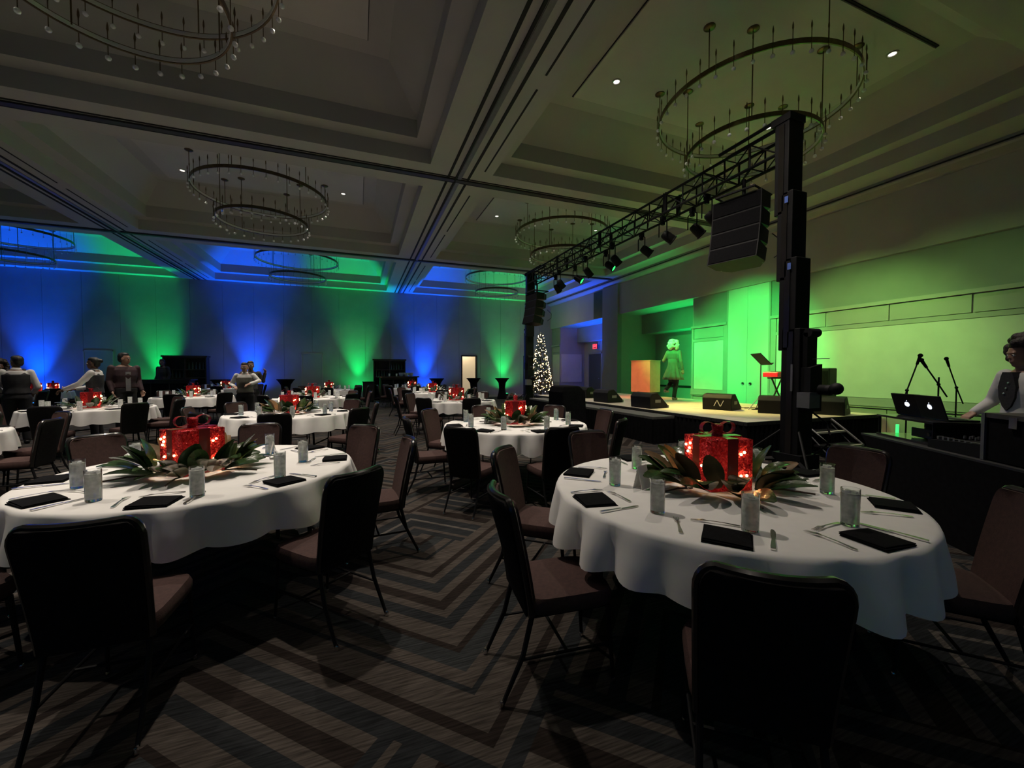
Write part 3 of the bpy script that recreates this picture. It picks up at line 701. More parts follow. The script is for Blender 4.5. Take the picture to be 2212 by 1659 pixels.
TABLES = {  # centre x, y, name used in labels, gift rotation, detail level
    1: (1.96, 1.78, 'front stageside table', -12, 2), 2: (-.985, 3.39, 'front aisle table', 44, 2),
    3: (1.93, 4.93, 'second stageside table', -21, 2), 4: (-1.07, 7.52, 'second aisle table', 15, 2),
    5: (-4.7, 9.9, 'second outer table', 20, 1), 6: (-4.72, 6.27, 'front outer table', 10, 1),
    7: (-4.25, 13.5, 'third outer table', 5, 0), 10: (-1.13, 11.77, 'third aisle table', 30, 0),
    11: (-1.02, 16.5, 'fourth aisle table', 12, 0), 12: (-5.1, 19.7, 'fourth outer table', 40, 0),
    13: (2.2, 9.5, 'third stageside table', 25, 1), 14: (2.33, 13.55, 'fourth stageside table', -5, 0),
    15: (2.1, 17.2, 'fifth stageside table', 20, 0), 8: (-10.3, 18.6, 'farthest edge table', 10, 0), 9: (-9.7, 15.2, 'near edge table', 10, 0)}
RELW = {0: 'near side', 1: 'near right side', 2: 'right side', 3: 'far right side', 4: 'far side', 5: 'far left side', 6: 'left side', 7: 'near left side'}
def relword(cx, cy, ang):
    d = ang-math.degrees(math.atan2(-cy, -cx)); return RELW[round(d/45) % 8]
CHAIR_R = {(1, -135): (1.07, 3), (1, -45): (.98, 0), (2, -90): (1.17, -3), (2, -45): (1.12, -4), (4, -90): (1.2, 4), (4, -45): (1.2, -4), (3, -90): (1.10, 4), (1, 180): (1.06, -8), (2, 0): (1.09, 5), (2, 135): (1.3, 3), (2, 90): (1.22, 0)}
GL = {(T_, a_): (q*math.cos(math.radians(d_)), q*math.sin(math.radians(d_))) for T_, a_, q, d_ in [(1, -135, .69, 8), (1, 180, .66, 22), (1, 135, .58, 19), (1, 90, .55, 17), (1, -90, .67, 7), (1, -45, .58, 12), (1, 0, .56, 14),
      (2, -135, .72, 19), (2, 180, .63, 26), (2, -90, .76, 12), (2, -45, .68, 5), (2, 0, .59, -1), (2, 45, .52, 11)]}
SKIP = {(1, -90), (1, 45), (8, 90), (12, 90), (12, 180), (10, 180), (10, 135), (5, 90), (5, 135)}
for T, (cx, cy, nm, grot, det) in TABLES.items():
    r = random.Random(100+T)
    near = det == 2
    t = thing('round_table', 'round folding banquet table under the cloth of the %s' % nm, 'table', (cx, cy, 0), r.uniform(0, 3), 'round banquet tables')
    obj('tabletop', m_top, t)
    for q in m_tleg: obj('leg', q, t)
    for q in m_tbr: obj('leg_brace', q, t)
    thing('tablecloth', 'white round tablecloth with wavy hem on the %s' % nm, 'tablecloth', (cx, cy, ZT), 0, 'white round tablecloths', cloth_mesh(T) if det else cloth_mesh(40+T % 3, 84))
    gx, gy = {1: (2.0, 1.80), 2: (-1.06, 3.34)}.get(T, (cx, cy))
    if T != 9:
        make_gift(gx, gy, math.radians(grot), 'red tinsel gift box with glowing fairy lights on the %s' % nm, det == 0)
        if T == 8: make_gift(gx+.42, gy+.1, .5, 'second red tinsel gift box beside its twin on the %s' % nm, True)
        if T != 8: make_leaves(gx, gy, r.uniform(0, 6), T*3+1, 'ring of glossy magnolia leaves around the gift on the %s' % nm, near)
    for k in range(8):
        ang = (-135+45*k); ang = ang-360 if ang > 180 else ang
        a = math.radians(ang+r.uniform(-3, 3)); wd = relword(cx, cy, ang)
        rad, tw = CHAIR_R.get((T, ang), (1.10+r.uniform(-.03, .06), r.uniform(-5, 5)))
        if (T, ang) not in SKIP:
            make_chair(cx+rad*math.cos(a), cy+rad*math.sin(a), a+PI+math.radians(tw), 'brown and black banquet chair at the %s of the %s' % (wd, nm), 'banquet chairs', det == 2)
        # place setting
        an = math.radians(ang+r.uniform(-2.5, 2.5)); e = Vector((math.cos(an), math.sin(an))); rt = Vector((-e.y, e.x))   # outward, sitter's right
        def put(rad_, tan_): p = e*rad_+rt*tan_; return (cx+p.x, cy+p.y, ZT+.001)
        g = thing('napkin', 'folded black napkin at the %s of the %s' % (wd, nm), 'napkin', put(.81, 0), an-PI/2+r.uniform(-.15, .15), 'folded black napkins', m_nap if near else m_napfar)
        gl = thing('water_glass', 'tumbler of iced water at the %s of the %s' % (wd, nm), 'glass', put(*GL.get((T, ang), (.63+r.uniform(-.03, .05), .15+r.uniform(-.03, .03)))), r.uniform(0, 6), 'tumblers of iced water', m_glassfar if not near else None)
        if near:
            obj('tumbler', m_glass, gl); wv = obj('ice_water', m_water, gl); obj('ice_cube', m_ice, wv)
        if det:
            thing('knife', 'steel knife beside the napkin at the %s of the %s' % (wd, nm), 'knife', put(.77+r.uniform(-.03, .02), .15+r.uniform(-.01, .02)), an+PI/2+r.uniform(-.2, .2), 'table knives', m_knife)
            thing('fork', 'steel fork left of the napkin at the %s of the %s' % (wd, nm), 'fork', put(.75+r.uniform(-.03, .03), -.16+r.uniform(-.03, .01)), an+PI/2+r.uniform(-.25, .25), 'dinner forks', m_fork)
            thing('dessert_fork', 'dessert fork lying above the napkin at the %s of the %s' % (wd, nm), 'fork', put(.645, -.03+r.uniform(-.02, .02)), an+PI+r.uniform(-.3, .3), 'dessert forks', m_fork)
    if det and T not in (1,):
        for q, wn in ((0, 'salt'), (1, 'pepper')):
            sh = thing('%s_shaker' % wn, 'small glass %s shaker with steel cap on the %s' % (wn, nm), 'shaker', (cx-.38+.07*q, cy+.1+.03*q, ZT+.001), 0, 'salt and pepper shakers')
            obj('shaker_body', m_shaker, sh); obj('shaker_cap', m_shcap, sh)
    if T != 9:
        px, py = {1: (1.55, 1.92), 2: (-.63, 3.62), 3: (1.62, 5.12)}.get(T, (cx-.35, cy+.3))
        thing('tent_card', 'small white folded table card on the %s' % nm, 'card', (px, py, ZT+.001), r.uniform(0, 3), 'white table cards', m_tent)
# ------------------------------------------------------------------ chandeliers
def ringband(R, h, th, m, nm, r0=None):
    return MB().lathe([(R-th, -h/2), (R, -h/2), (R, h/2), (R-th, h/2), (R-th, -h/2)], 72).mesh(nm, m, True)
m_r1 = ringband(1.51, .075, .02, 'gold', 'outer_ring'); m_r2 = ringband(1.035, .07, .02, 'gold', 'inner_ring')
m_d1 = ringband(1.489, .05, .006, 'diff', 'ring_diffuser'); m_d2 = ringband(1.014, .046, .006, 'diff', 'ring_diffuser')
m_rod = MB().tube([(0, 0, 0), (0, 0, .66)], .008, 6).mesh('hanging_rod', 'gold', True); m_rod2 = MB().tube([(0, 0, 0), (0, 0, 1.34)], .008, 6).mesh('hanging_rod', 'gold', True)
m_can = MB().lathe([(.0, -.03), (.06, -.028), (.085, -.012), (.085, 0)], 18).mesh('canopy', 'gold', True)
pin = MB().tube([(0, 0, -.15), (0, 0, .10), (0, 0, .14), (0, 0, .17), (0, 0, .21), (0, 0, .25)], [.005, .005, .006, .012, .010, .002], 6)
m_pin = pin.mesh('crystal_pin', 'gold', True); m_drop = MB().ball((0, 0, -.165), .030, 10, 8).mesh('crystal_drop', 'drop')
for bx, by, wh, near in [(-2.30, 5.30, 'cut by the top left of the frame', 1), (6.45, 5.22, 'over the near end of the lighting truss', 1), (-2.24, 12.15, 'over the middle of the room left of the aisle', 1),
                         (6.35, 12.0, 'behind the middle of the lighting truss', 1), (-2.25, 18.7, 'in the blue and green lit far coffer', 0), (6.35, 18.7, 'in the far coffer beside the truss end', 0), (-10.85, 18.7, 'in the blue lit coffer at the left frame edge', 0)]:
    t = thing('ring_chandelier', 'two tier brass ring chandelier %s' % wh, 'chandelier', (bx, by, 0), .3, 'ring chandeliers')
    u = obj('outer_ring', m_r1, t, (0, 0, 6.0)); obj('ring_diffuser', m_d1, u); l = obj('inner_ring', m_r2, t, (0, 0, 5.32)); obj('ring_diffuser', m_d2, l)
    for k in range(6):
        a = k*PI/3
        obj('hanging_rod', m_rod, t, (1.49*math.cos(a), 1.49*math.sin(a), 6.0)); obj('canopy', m_can, t, (1.49*math.cos(a), 1.49*math.sin(a), 6.66))
    for k in range(4):
        a = k*PI/2+.4
        obj('hanging_rod', m_rod2, t, (1.01*math.cos(a), 1.01*math.sin(a), 5.32)); obj('canopy', m_can, t, (1.01*math.cos(a), 1.01*math.sin(a), 6.66))
    st = MB()
    for R, z, n in ((1.53, 6.0, 40), (1.055, 5.32, 28)):
        for k in range(n):
            a = 2*PI*(k+.5)/n; p = (R*math.cos(a), R*math.sin(a), z)
            if near: obj('crystal_drop', m_drop, obj('crystal_pin', m_pin, t, p))
            else:
                st.tube([(p[0], p[1], z-.15), (p[0], p[1], z+.22)], .005, 4).ball((p[0], p[1], z-.165), .022, 6, 4)
    if not near: s_ = obj('crystal_pins', st.mesh('crystal_pins', 'crystal', True), t); s_['kind'] = 'stuff'

# ------------------------------------------------------------------ stage
SX0, SX1, SY0, SY1, SZ = 6.05, 9.65, 4.86, 13.4, .60
t = thing('stage_platform', 'low stage of pale deck panels with black skirt along the panelled wall', 'stage', (SX0, SY0, 0))
nx, ny = 3, 7
for i in range(nx):
    for j in range(ny):
        a0 = (SX1-SX0)*i/nx; a1 = (SX1-SX0)*(i+1)/nx; b0 = (SY1-SY0)*j/ny; b1 = (SY1-SY0)*(j+1)/ny
        obj('deck_panel', MB().bb((a0+.003, b0+.003, .52), (a1-.003, b1-.003, SZ)).mesh('deck_panel', 'stage'), t)
sk = MB()
def skirt(mb, p, q, h, amp=.012, per=.11):
    p = Vector(p); q = Vector(q); L = (q-p).length; n = int(L/per*4); d = (q-p)/L; nn = Vector((d.y, -d.x, 0)); vs = []
    for i in range(n+1):
        b = p+d*L*i/n+nn*amp*math.sin(i*PI/2)
        vs += [(b.x, b.y, .005), (b.x, b.y, h)]
    mb.add(vs, [(2*i, 2*i+1, 2*i+3, 2*i+2) for i in range(n)])
skirt(sk, (-.02, SY1-SY0, 0), (-.02, -.02, 0), SZ-.02); skirt(sk, (-.02, -.02, 0), (SX1-SX0+.02, -.02, 0), SZ-.02); skirt(sk, (SX1-SX0+.02, -.02, 0), (SX1-SX0+.02, SY1-SY0, 0), SZ-.02)
obj('skirt', sk.mesh('skirt', 'black', 'all'), t)
obj('edge_trim', MB().bb((-.03, -.03, SZ-.06), (-.003, SY1-SY0, SZ)).bb((-.003, -.03, SZ-.06), (SX1-SX0, -.003, SZ)).mesh('edge_trim', 'dark'), t)
t = thing('stage_apron', 'low black draped riser pushed against the stage front', 'riser', (5.47, 6.45, 0))
obj('apron_top', MB().bb((0, 0, .49), (.53, 6.2, .545)).mesh('apron_top', mat('dark_deck', (.10, .10, .09), .8)), t)
sk = MB(); skirt(sk, (-.01, 6.2, 0), (-.01, -.01, 0), .5); skirt(sk, (-.01, -.01, 0), (.53, -.01, 0), .5)
obj('skirt', sk.mesh('skirt', 'black', 'all'), t)
# stairs at the near end
t = thing('stage_stairs', 'two tread portable steps with pale nosing strips at the near stage end', 'stairs', (7.25, 4.28, 0))
for k, (y, z) in enumerate(((.0, .2), (.28, .4))):
    tr = obj('tread', MB().bb((0, y, z-.03), (.85, y+.27, z)).mesh('tread', 'blackmetal'), t)
    obj('nosing', MB().bb((0, y-.012, z-.028), (.85, y+.02, z+.004)).mesh('nosing', 'nosing'), tr)
for x in (0.02, .83):
    obj('stringer', MB().tube([(x, -.0, .2), (x, .28, .42), (x, .5, .58)], .018, 6).mesh('stringer', 'grey'), t)
    obj('leg', MB().tube([(x, .01, .19), (x, .01, 0)], .014, 6).mesh('leg', 'blackmetal'), t)
    obj('leg', MB().tube([(x, .5, .55), (x, .5, 0)], .014, 6).mesh('leg', 'blackmetal'), t)
    obj('cross_brace', MB().tube([(x, .02, .03), (x, .5, .5)], .01, 6).mesh('cross_brace', 'grey'), t)
# wedges
wp = [(-.24, 0), (-.26, .26), (-.20, .34), (-.03, .36), (.30, .06), (.30, 0)]
def wedge(x, y, rz, label, W=.62):
    t = thing('stage_monitor', label, 'speaker', (x, y, SZ+.002), rz, 'black stage monitor wedges')
    b = obj('cabinet', MB().prism(wp, -W/2, W/2).mesh('cabinet', 'blackmetal'), t); bevel(b, .012)
    n = Vector((.30, 0, .33)).normalized()
    obj('grille', MB().add([(-.01, -W/2+.04, .352), (-.01, W/2-.04, .352), (.285, W/2-.04, .083), (.285, -W/2+.04, .083)], [(0, 1, 2, 3)]).mesh('grille', 'grille'), t)
    for s in (-1, 1):
        obj('handle', MB().bb((-.10, s*W/2-.004, .13), (.06, s*W/2+.004, .2)).mesh('handle', 'grey'), t)
        obj('corner_protector', MB().bb((.25, s*(W/2-.03)-.03, 0), (.31, s*(W/2-.03)+.03, .07)).mesh('corner_protector', 'grey'), t)
    return t
wedge(6.95, 11.4, .15, 'black stage monitor wedge farthest along the stage front by the lectern end')
wedge(6.5, 9.55, .1, 'black stage monitor wedge on the stage front second from the lectern end')
wedge(6.42, 7.75, .05, 'black stage monitor wedge at the stage edge in front of the lectern', .66)
w4 = wedge(7.6, 6.75, .35, 'stage monitor wedge with white angled marks on its back in front of the music stand')
for k in range(3):
    obj('white_mark', MB().box((-.262, -.12+.07*k, .15), (.004, .012, .14), Matrix.Rotation(.45*(-1)**k, 3, 'X')).mesh('white_mark', 'paper'), w4)
wedge(8.0, 5.75, .55, 'stage monitor wedge in front of the red keyboard left of the lift')
wedge(8.75, 5.25, .35, 'stage monitor wedge seen right of the lift on the stage corner')
# lectern
t = thing('lectern', 'pale wooden box lectern glowing orange at the back of the stage', 'lectern', (9.15, 11.2, SZ+.002), math.radians(18))
obj('body', MB().prism([(-.31, .16), (-.31, 1.20), (.31, 1.20), (.31, .16)], -.36, .36).mesh('body', 'lectern'), t)
obj('reading_top', MB().prism([(-.325, 1.20), (-.325, 1.225), (.325, 1.225), (.325, 1.20)], -.375, .375).mesh('reading_top', 'lectern'), t)
obj('plinth', MB().bb((-.27, -.32, .06), (.27, .32, .16)).mesh('plinth', 'dark'), t)
for sx in (-.24, .24):
    for sy in (-.28, .28): obj('caster', MB().lathe([(.03, -.012), (.03, .012)], 12, (sx, sy, .03), 'y').mesh('caster', 'grey'), t)
# keyboard, stand, music stand, backline speaker
t = thing('keyboard_stand', 'black folding X keyboard stand on the stage', 'stand', (9.40, 6.58, SZ), .15)
for s in (-1, 1):
    for y in (-.16, .16):
        obj('stand_leg', MB().tube([(-.28*s+.0, y+(.03 if s > 0 else 0), .02), (.26*s, y+(.03 if s > 0 else 0), .70)], .018, 8).mesh('stand_leg', 'blackmetal', True), t)
    obj('foot_bar', MB().tube([(-.28*s, -.25, .02), (-.28*s, .25, .02)], .018, 8).mesh('foot_bar', 'blackmetal', True), t)
    obj('support_arm', MB().tube([(.26*s, -.25, .70), (.26*s, .25, .70)], .02, 8).mesh('support_arm', 'blackmetal', True), t)
t = thing('stage_keyboard', 'red stage keyboard lying on a folding X stand', 'keyboard', (9.40, 6.58, SZ+.725), .15)
kb = obj('case', MB().bb((-.62, -.16, 0), (.62, .17, .11)).mesh('case', 'redplastic'), t); bevel(kb, .015)
obj('key_bed', MB().bb((-.56, .02, .11), (.56, .165, .118)).mesh('key_bed', 'dark'), t)
kk = MB()
for i in range(43): kk.bb((-.555+.0258*i, .03, .118), (-.555+.0258*i+.0245, .16, .126))
q = obj('keys', kk.mesh('keys', 'ivory'), t); q['kind'] = 'stuff'
kn_ = MB()
for i in range(8): kn_.lathe([(.012, .11), (.011, .125), (.001, .125)], 8, (-.4+.11*i, -.09, 0))
obj('control_knobs', kn_.mesh('control_knobs', 'dark'), t)['kind'] = 'stuff'
t = thing('music_stand', 'thin black tripod music stand with tilted desk beside the red keyboard', 'stand', (8.3, 6.35, SZ), .5)
obj('pole', MB().tube([(0, 0, .12), (0, 0, 1.0)], .012, 8).mesh('pole', 'grey', True), t)
for k in range(3):
    a = k*2*PI/3+.4; obj('leg', MB().tube([(0, 0, .32), (.30*math.cos(a), .30*math.sin(a), .01)], .009, 6).mesh('leg', 'grey', True), t)
dk = obj('desk', MB().box((0, 0, 0), (.5, .012, .34)).bb((-.25, -.05, -.17), (.25, 0, -.16)).mesh('desk', 'blackmetal'), t, (0, 0, 1.12)); dk.rotation_euler = (-.75, 0, .55)
t = thing('backline_speaker', 'tall dark loudspeaker standing behind the red keyboard', 'speaker', (9.43, 5.78, SZ+.002), .2)
b = obj('cabinet', MB().bb((-.2, -.2, .0), (.2, .2, .92)).mesh('cabinet', 'blackmetal'), t); bevel(b, .02)
obj('grille', MB().bb((-.208, -.17, .06), (-.2, .17, .86)).mesh('grille', 'grille'), t)
cb = MB()
for k in range(3):
    pts = [(8.35+.5*math.sin(i*.7+k)*.5+.1*k, 6.2+.07*i*(k+1)*.4-.2*k, SZ+.008) for i in range(14)]
    cb = MB().tube(pts, .008, 5)
    thing('stage_cable', 'loose stage cable %s' % ('under the music stand', 'by the keyboard stand feet', 'behind the music stand legs')[k], 'cable', (0, 0, 0), 0, None, cb.mesh('stage_cable', 'blackmetal', True))

# ------------------------------------------------------------------ truss, lifts, hung gear
TX = 6.0; TY0, TY1 = 4.24, 13.67; TZ0, TZ1 = 4.66, 5.02; TW = .17
t = thing('lighting_truss', 'black box truss spanning between the two lifts above the stage front', 'truss', (TX, TY0, 0))
L = TY1-TY0
for x in (-TW, TW):
    for z in (TZ0, TZ1): obj('chord', MB().tube([(x, 0, z), (x, L, z)], .025, 8).mesh('chord', 'blackmetal', True), t)
nP = 20; pl = L/nP
m_vert = MB().tube([(0, 0, TZ0), (0, 0, TZ1)], .014, 6).mesh('brace', 'blackmetal'); m_dia = [MB().tube([(0, 0, TZ0), (0, pl, TZ1)], .011, 6).mesh('brace', 'blackmetal'), MB().tube([(0, 0, TZ1), (0, pl, TZ0)], .011, 6).mesh('brace', 'blackmetal')]
m_hz = MB().tube([(-TW, 0, 0), (TW, 0, 0)], .011, 6).mesh('brace', 'blackmetal'); m_hd = MB().tube([(-TW, 0, 0), (TW, pl, 0)], .010, 6).mesh('brace', 'blackmetal')
m_plate = MB().bb((-.02, -.012, TZ0-.03), (.02, .012, TZ1+.03)).mesh('joint_plate', 'blackmetal')
for k in range(nP+1):
    for x in (-TW, TW):
        obj('brace', m_vert, t, (x, k*pl, 0))
        if k < nP: obj('brace', m_dia[k % 2], t, (x, k*pl, 0))
        if k % 5 == 0:
            for d in (-.03, .03): obj('joint_plate', m_plate, t, (x, k*pl+d, 0))
    for z in (TZ0, TZ1): obj('brace', m_hz, t, (0, k*pl, z))
    if k < nP: obj('brace', m_hd, t, (0, k*pl, TZ0))
def lift(x, y, sgn, label, detail):
    # sections stack along Y; sgn = direction of the truss
    t = thing('truss_lift', label, 'lift', (x, y, 0))
    W = .30
    secs = [(.20, 2.05, 0), (1.75, 3.05, .06), (2.75, 4.0, .12), (3.7, 5.0, .18)]
    for k, (z0, z1, off) in enumerate(secs):
        D = .26-.02*k
        s = obj('mast_section', MB().bb((-W/2, -D/2+sgn*off, z0), (W/2, D/2+sgn*off, z1)).mesh('mast_section', 'blackmetal'), t); bevel(s, .01)
        obj('guide_rail', MB().bb((-W/2-.012, -.04+sgn*off, z0+.04), (-W/2, .04+sgn*off, z1-.04)).mesh('guide_rail', 'blackgloss'), s)
        if 0 < k < 3: obj('blue_reflector', MB().box((-W/2-.014, -.03*sgn+sgn*off, z1-.12), (.006, .05, .09)).mesh('blue_reflector', 'blueled'), s)
    obj('top_pulley_head', MB().bb((-W/2-.01, -.12+sgn*.18, 5.0), (W/2+.01, .16+sgn*.18, 5.10)).mesh('top_pulley_head', 'blackmetal'), t)
    for sx in (-.1, .1):
        obj('fork_arm', MB().tube([(sx, sgn*.26, 4.55), (sx, sgn*.26, 5.1), (sx, sgn*1.3, 5.1)], .028, 6).mesh('fork_arm', 'blackmetal'), t)
    obj('carriage', MB().bb((-.14, sgn*.24-.05, 4.5), (.14, sgn*.24+.05, 5.05)).mesh('carriage', 'blackmetal'), t)
    # base with four outriggers
    obj('base', MB().bb((-.2, -.2, .08), (.2, .2, .28)).mesh('base', 'blackmetal'), t)
    for a in (PI/4, 3*PI/4, 5*PI/4, 7*PI/4):
        c, s_ = math.cos(a), math.sin(a)
        o = obj('outrigger', MB().tube([(.15*c, .15*s_, .18), (1.0*c, 1.0*s_, .14)], .03, 4).mesh('outrigger', 'blackmetal'), t)
        obj('jack_foot', MB().tube([(.98*c, .98*s_, .26), (.98*c, .98*s_, .02)], .016, 8).lathe([(.06, 0), (.06, .02), (.02, .03)], 14, (.98*c, .98*s_, 0)).mesh('jack_foot', 'orange' if c < 0 and s_ > 0 else 'grey', True), o)
        if detail and c < 0 and s_ > 0:
            for k in range(4): obj('reflector_dash', MB().box(((.42+.14*k)*c-.024, (.42+.14*k)*s_-.024, .165), (.012, .09, .03), Rz(a-PI/2)).mesh('reflector_dash', 'nosing'), o)
        obj('brace_strut', MB().tube([(.16*c, .16*s_, .62), (.7*c, .7*s_, .17)], .016, 6).mesh('brace_strut', 'blackmetal'), t)
    # winch side
    wb = obj('winch_box', MB().bb((-.19, -.30, .95), (.02, -.13, 1.16)).mesh('winch_box', 'grey'), t)
    obj('winch_drum', MB().lathe([(.05, -.46), (.07, -.44), (.07, -.3)], 14, (.02, 0, 1.20), 'y').mesh('winch_drum', 'blackmetal', True), wb)
    obj('crank_knob', MB().ball((.02, -.50, 1.22), .08, 14, 10).mesh('crank_knob', 'blackmetal', True), wb)
    obj('winch_plate', MB().prism([(-.12, .9), (-.12, 1.5), (.12, 1.55), (.12, .9)], -.26, -.13).mesh('winch_plate', 'blackmetal'), t)
    obj('pulley_cover', MB().lathe([(.06, -.10), (.06, .10)], 14, (0, -.2, 1.98), 'x').bb((-.1, -.2, 1.5), (.1, -.13, 1.98)).mesh('pulley_cover', 'blackmetal', True), t)
    obj('lock_pin', MB().tube([(.0, -.2, 1.62), (0, -.42, 1.62)], .006, 6).mesh('lock_pin', 'grey'), t)
    obj('scale_strip', MB().bb((-W/2-.016, -.05, 1.17), (-W/2-.012, -.02, 1.55)).mesh('scale_strip', 'grey'), t)
    cbl = [(-.05, -.16, .95), (.1, -.34, .75), (.05, -.42, .6), (.1, -.36, .45), (.0, -.25, .3)]
    obj('cable', MB().tube(cbl, .012, 6).mesh('cable', 'blackmetal', True), t)
lift(5.85, 3.92, 1, 'tall black telescopic lift mast at the near end of the truss', True)
lift(6.0, 14.0, -1, 'tall black telescopic lift mast at the far end of the truss by the tree', False)
# line arrays
def array(x, y, rz, label, ztop):
    t = thing('line_array', label, 'speaker', (x, y, ztop), rz, 'hung black line array speakers')
    W = .78; D = .5; H = .285
    obj('rigging_frame', MB().tube([(-.3, -.3, .06), (-.3, .3, .06), (.28, .3, .06), (.28, -.3, .06)], .02, 6, closed=True).tube([(0, 0, .06), (0, 0, ztop*0+.34)], .03, 8).mesh('rigging_frame', 'blackmetal', True), t)
    z = 0; tilt = 0; pos = Vector((0, 0, 0))
    for k in range(4):
        tilt = .03+.075*k
        R = Matrix.Rotation(tilt, 3, 'Y')
        fx = -D/2
        poly = [(fx, -W/2), (fx, W/2), (fx+.30, W/2), (fx+D, W/2-.16), (fx+D, -W/2+.16), (fx+.30, -W/2)]
        vs = [];  kf = len(poly)
        for zz, ins in ((-H+.008, .03), (0-.008, 0)):
            for px, py in poly: vs.append(Vector((px, py, zz*(1-(px-fx)/D*.22) if zz < -.1 else zz-(px-fx)*.06)))
        vs = [pos + R @ v for v in vs]
        cab = obj('cabinet', MB().add(vs, [tuple(range(kf)), tuple(range(2*kf-1, kf-1, -1))]+[(i, i+kf, (i+1) % kf+kf, (i+1) % kf) for i in range(kf)]).mesh('cabinet', 'blackmetal'), t)
        gv = [pos + R @ Vector(p) for p in ((fx-.006, -W/2+.02, -H+.03), (fx-.006, W/2-.02, -H+.03), (fx-.006, W/2-.02, -.025), (fx-.006, -W/2+.02, -.025))]
        obj('grille', MB().add(gv+[v+Vector((.008, 0, 0)) for v in gv], [(0, 1, 2, 3), (7, 6, 5, 4), (0, 4, 5, 1), (2, 6, 7, 3), (1, 5, 6, 2), (0, 3, 7, 4)]).mesh('grille', 'grille'), cab)
        for s in (-1, 1):
            hv = [pos + R @ Vector((fx+.36, s*(W/2-.06), zz)) for zz in (-.05, -H+.05)]
            obj('handle', MB().tube(hv, .014, 6).mesh('handle', 'grey'), cab)
        pos = pos + R @ Vector((0, 0, -H))
    cp = [(.2, -.36, -.6), (.3, -.48, -.75), (.28, -.5, -.9), (.18, -.4, -1.0)]
    obj('signal_cable', MB().tube(cp, .008, 6).mesh('signal_cable', 'blackmetal', True), t)
array(6.0, 4.95, .25, 'near black line array speaker hanging from the truss beside the lift', 4.28)
array(6.0, 13.2, .1, 'far line array speaker hanging above the lit tree', 4.22)
# par lights
m_can_ = MB().lathe([(.0, .0), (.06, .0), (.085, .03), (.095, .10), (.095, .24), (.105, .25), (.105, .27), (.088, .27), (.088, .25)], 18).mesh('can', 'blackmetal', True)
m_yoke = MB().tube([(-.115, 0, .13), (-.115, 0, -.12), (0, 0, -.2), (.115, 0, -.12), (.115, 0, .13)], .012, 6).mesh('yoke', 'blackmetal')
m_clamp = MB().bb((-.03, -.03, 0), (.03, .03, .09)).bb((-.05, -.035, .07), (.05, .035, .17)).mesh('clamp', 'blackmetal')
pl_ = [(5.66, 'off', 'closest to the near line array'), (6.22, 'off', 'second from the near line array'), (6.79, 'R', 'with a red lens nearer the near lift'), (7.74, 'R', 'with a red lens at the middle of the truss'),
       (8.57, 'off', 'between the red and the pale green lamps'), (9.18, 'G', 'with a green lens at the middle of the truss'), (9.85, 'off', 'between the two green lamps'),
       (10.81, 'G', 'glowing bright green near the far lift'), (11.44, 'off', 'past the bright green lamp'), (12.1, 'off', 'next to the far line array')]
for i, (y, cl, wh) in enumerate(pl_):
    t = thing('par_light', 'black stage lamp on the truss %s' % wh, 'stage light', (6.0+(.17 if i % 2 else -.05), y, TZ0-.26), 0, 'stage lamps on the truss')
    obj('clamp', m_clamp, t, (0, 0, .09))
    yk = obj('yoke', m_yoke, t, (0, 0, 0)); yk.rotation_euler = (PI, 0, PI/2)
    aim = {'off': Vector((.75, -.35+.07*i, -.75)), 'R': Vector((.75, -.35, -.6)), 'G': Vector((.60, -.62, -.6))}[cl]
    c_ = obj('can', m_can_, t, (0, 0, -.08)); c_.rotation_euler = aim.to_track_quat('Z', 'Y').to_euler()
    obj('lens', MB().lathe([(.0, .262), (.086, .258)], 16).mesh('lens', {'off': 'lensoff', 'R': 'lensR', 'G': 'lensG'}[cl], True), c_)
# tall black case between tables and stage
t = thing('speaker_stack', 'tall black covered loudspeaker stack standing in front of the stage apron', 'speaker', (4.85, 8.85, 0), .1)
b = obj('cover', MB().add([(-.36, -.36, 0), (.36, -.36, 0), (.36, .36, 0), (-.36, .36, 0), (-.34, -.34, .95), (.34, -.30, .95), (.34, .30, .95), (-.34, .34, .95), (-.30, -.32, 1.10), (.16, -.30, 1.10), (.16, .30, 1.10), (-.30, .32, 1.10)],
      [(0, 3, 2, 1), (0, 1, 5, 4), (1, 2, 6, 5), (2, 3, 7, 6), (3, 0, 4, 7), (4, 5, 9, 8), (5, 6, 10, 9), (6, 7, 11, 10), (7, 4, 8, 11), (8, 9, 10, 11)]).mesh('cover', 'black'), t); bevel(b, .04, 3)
obj('base_board', MB().bb((-.38, -.38, 0), (.38, .38, .04)).mesh('base_board', 'dark'), t)
# ------------------------------------------------------------------ lit christmas tree
t = thing('christmas_tree', 'tall slim christmas tree covered in warm white lights by the far right corner', 'tree', (8.95, 19.2, 0))
obj('trunk', MB().tube([(0, 0, 0), (0, 0, 3.4)], [.06, .015], 8).mesh('trunk', 'trunk'), t)
obj('tree_stand', MB().lathe([(.3, 0), (.3, .03), (.08, .12), (.06, .2)], 16).mesh('tree_stand', 'darkwood', True), t)
r = random.Random(21); fo = MB(); lb = MB()
for k in range(1500):
    z = .35+3.2*(1-math.sqrt(r.random())) if r.random() < .8 else r.uniform(.35, 1.6)
    R = .66*(1-(z-.3)/3.45)+.03; a = r.uniform(0, 2*PI); rad = R*r.uniform(.35, 1.05)
    c = Vector((rad*math.cos(a), rad*math.sin(a), z-.1*rad)); d = Vector((math.cos(a), math.sin(a), r.uniform(-.5, .2))).normalized()
    s = Vector((-d.y, d.x, r.uniform(-.4, .4))).normalized(); l = .16*r.uniform(.6, 1.2)
    fo.add([c-d*l*.3, c+s*.028, c+d*l, c-s*.028, c+Vector((0, 0, .012))], [(0, 1, 4), (1, 2, 4), (2, 3, 4), (3, 0, 4)])
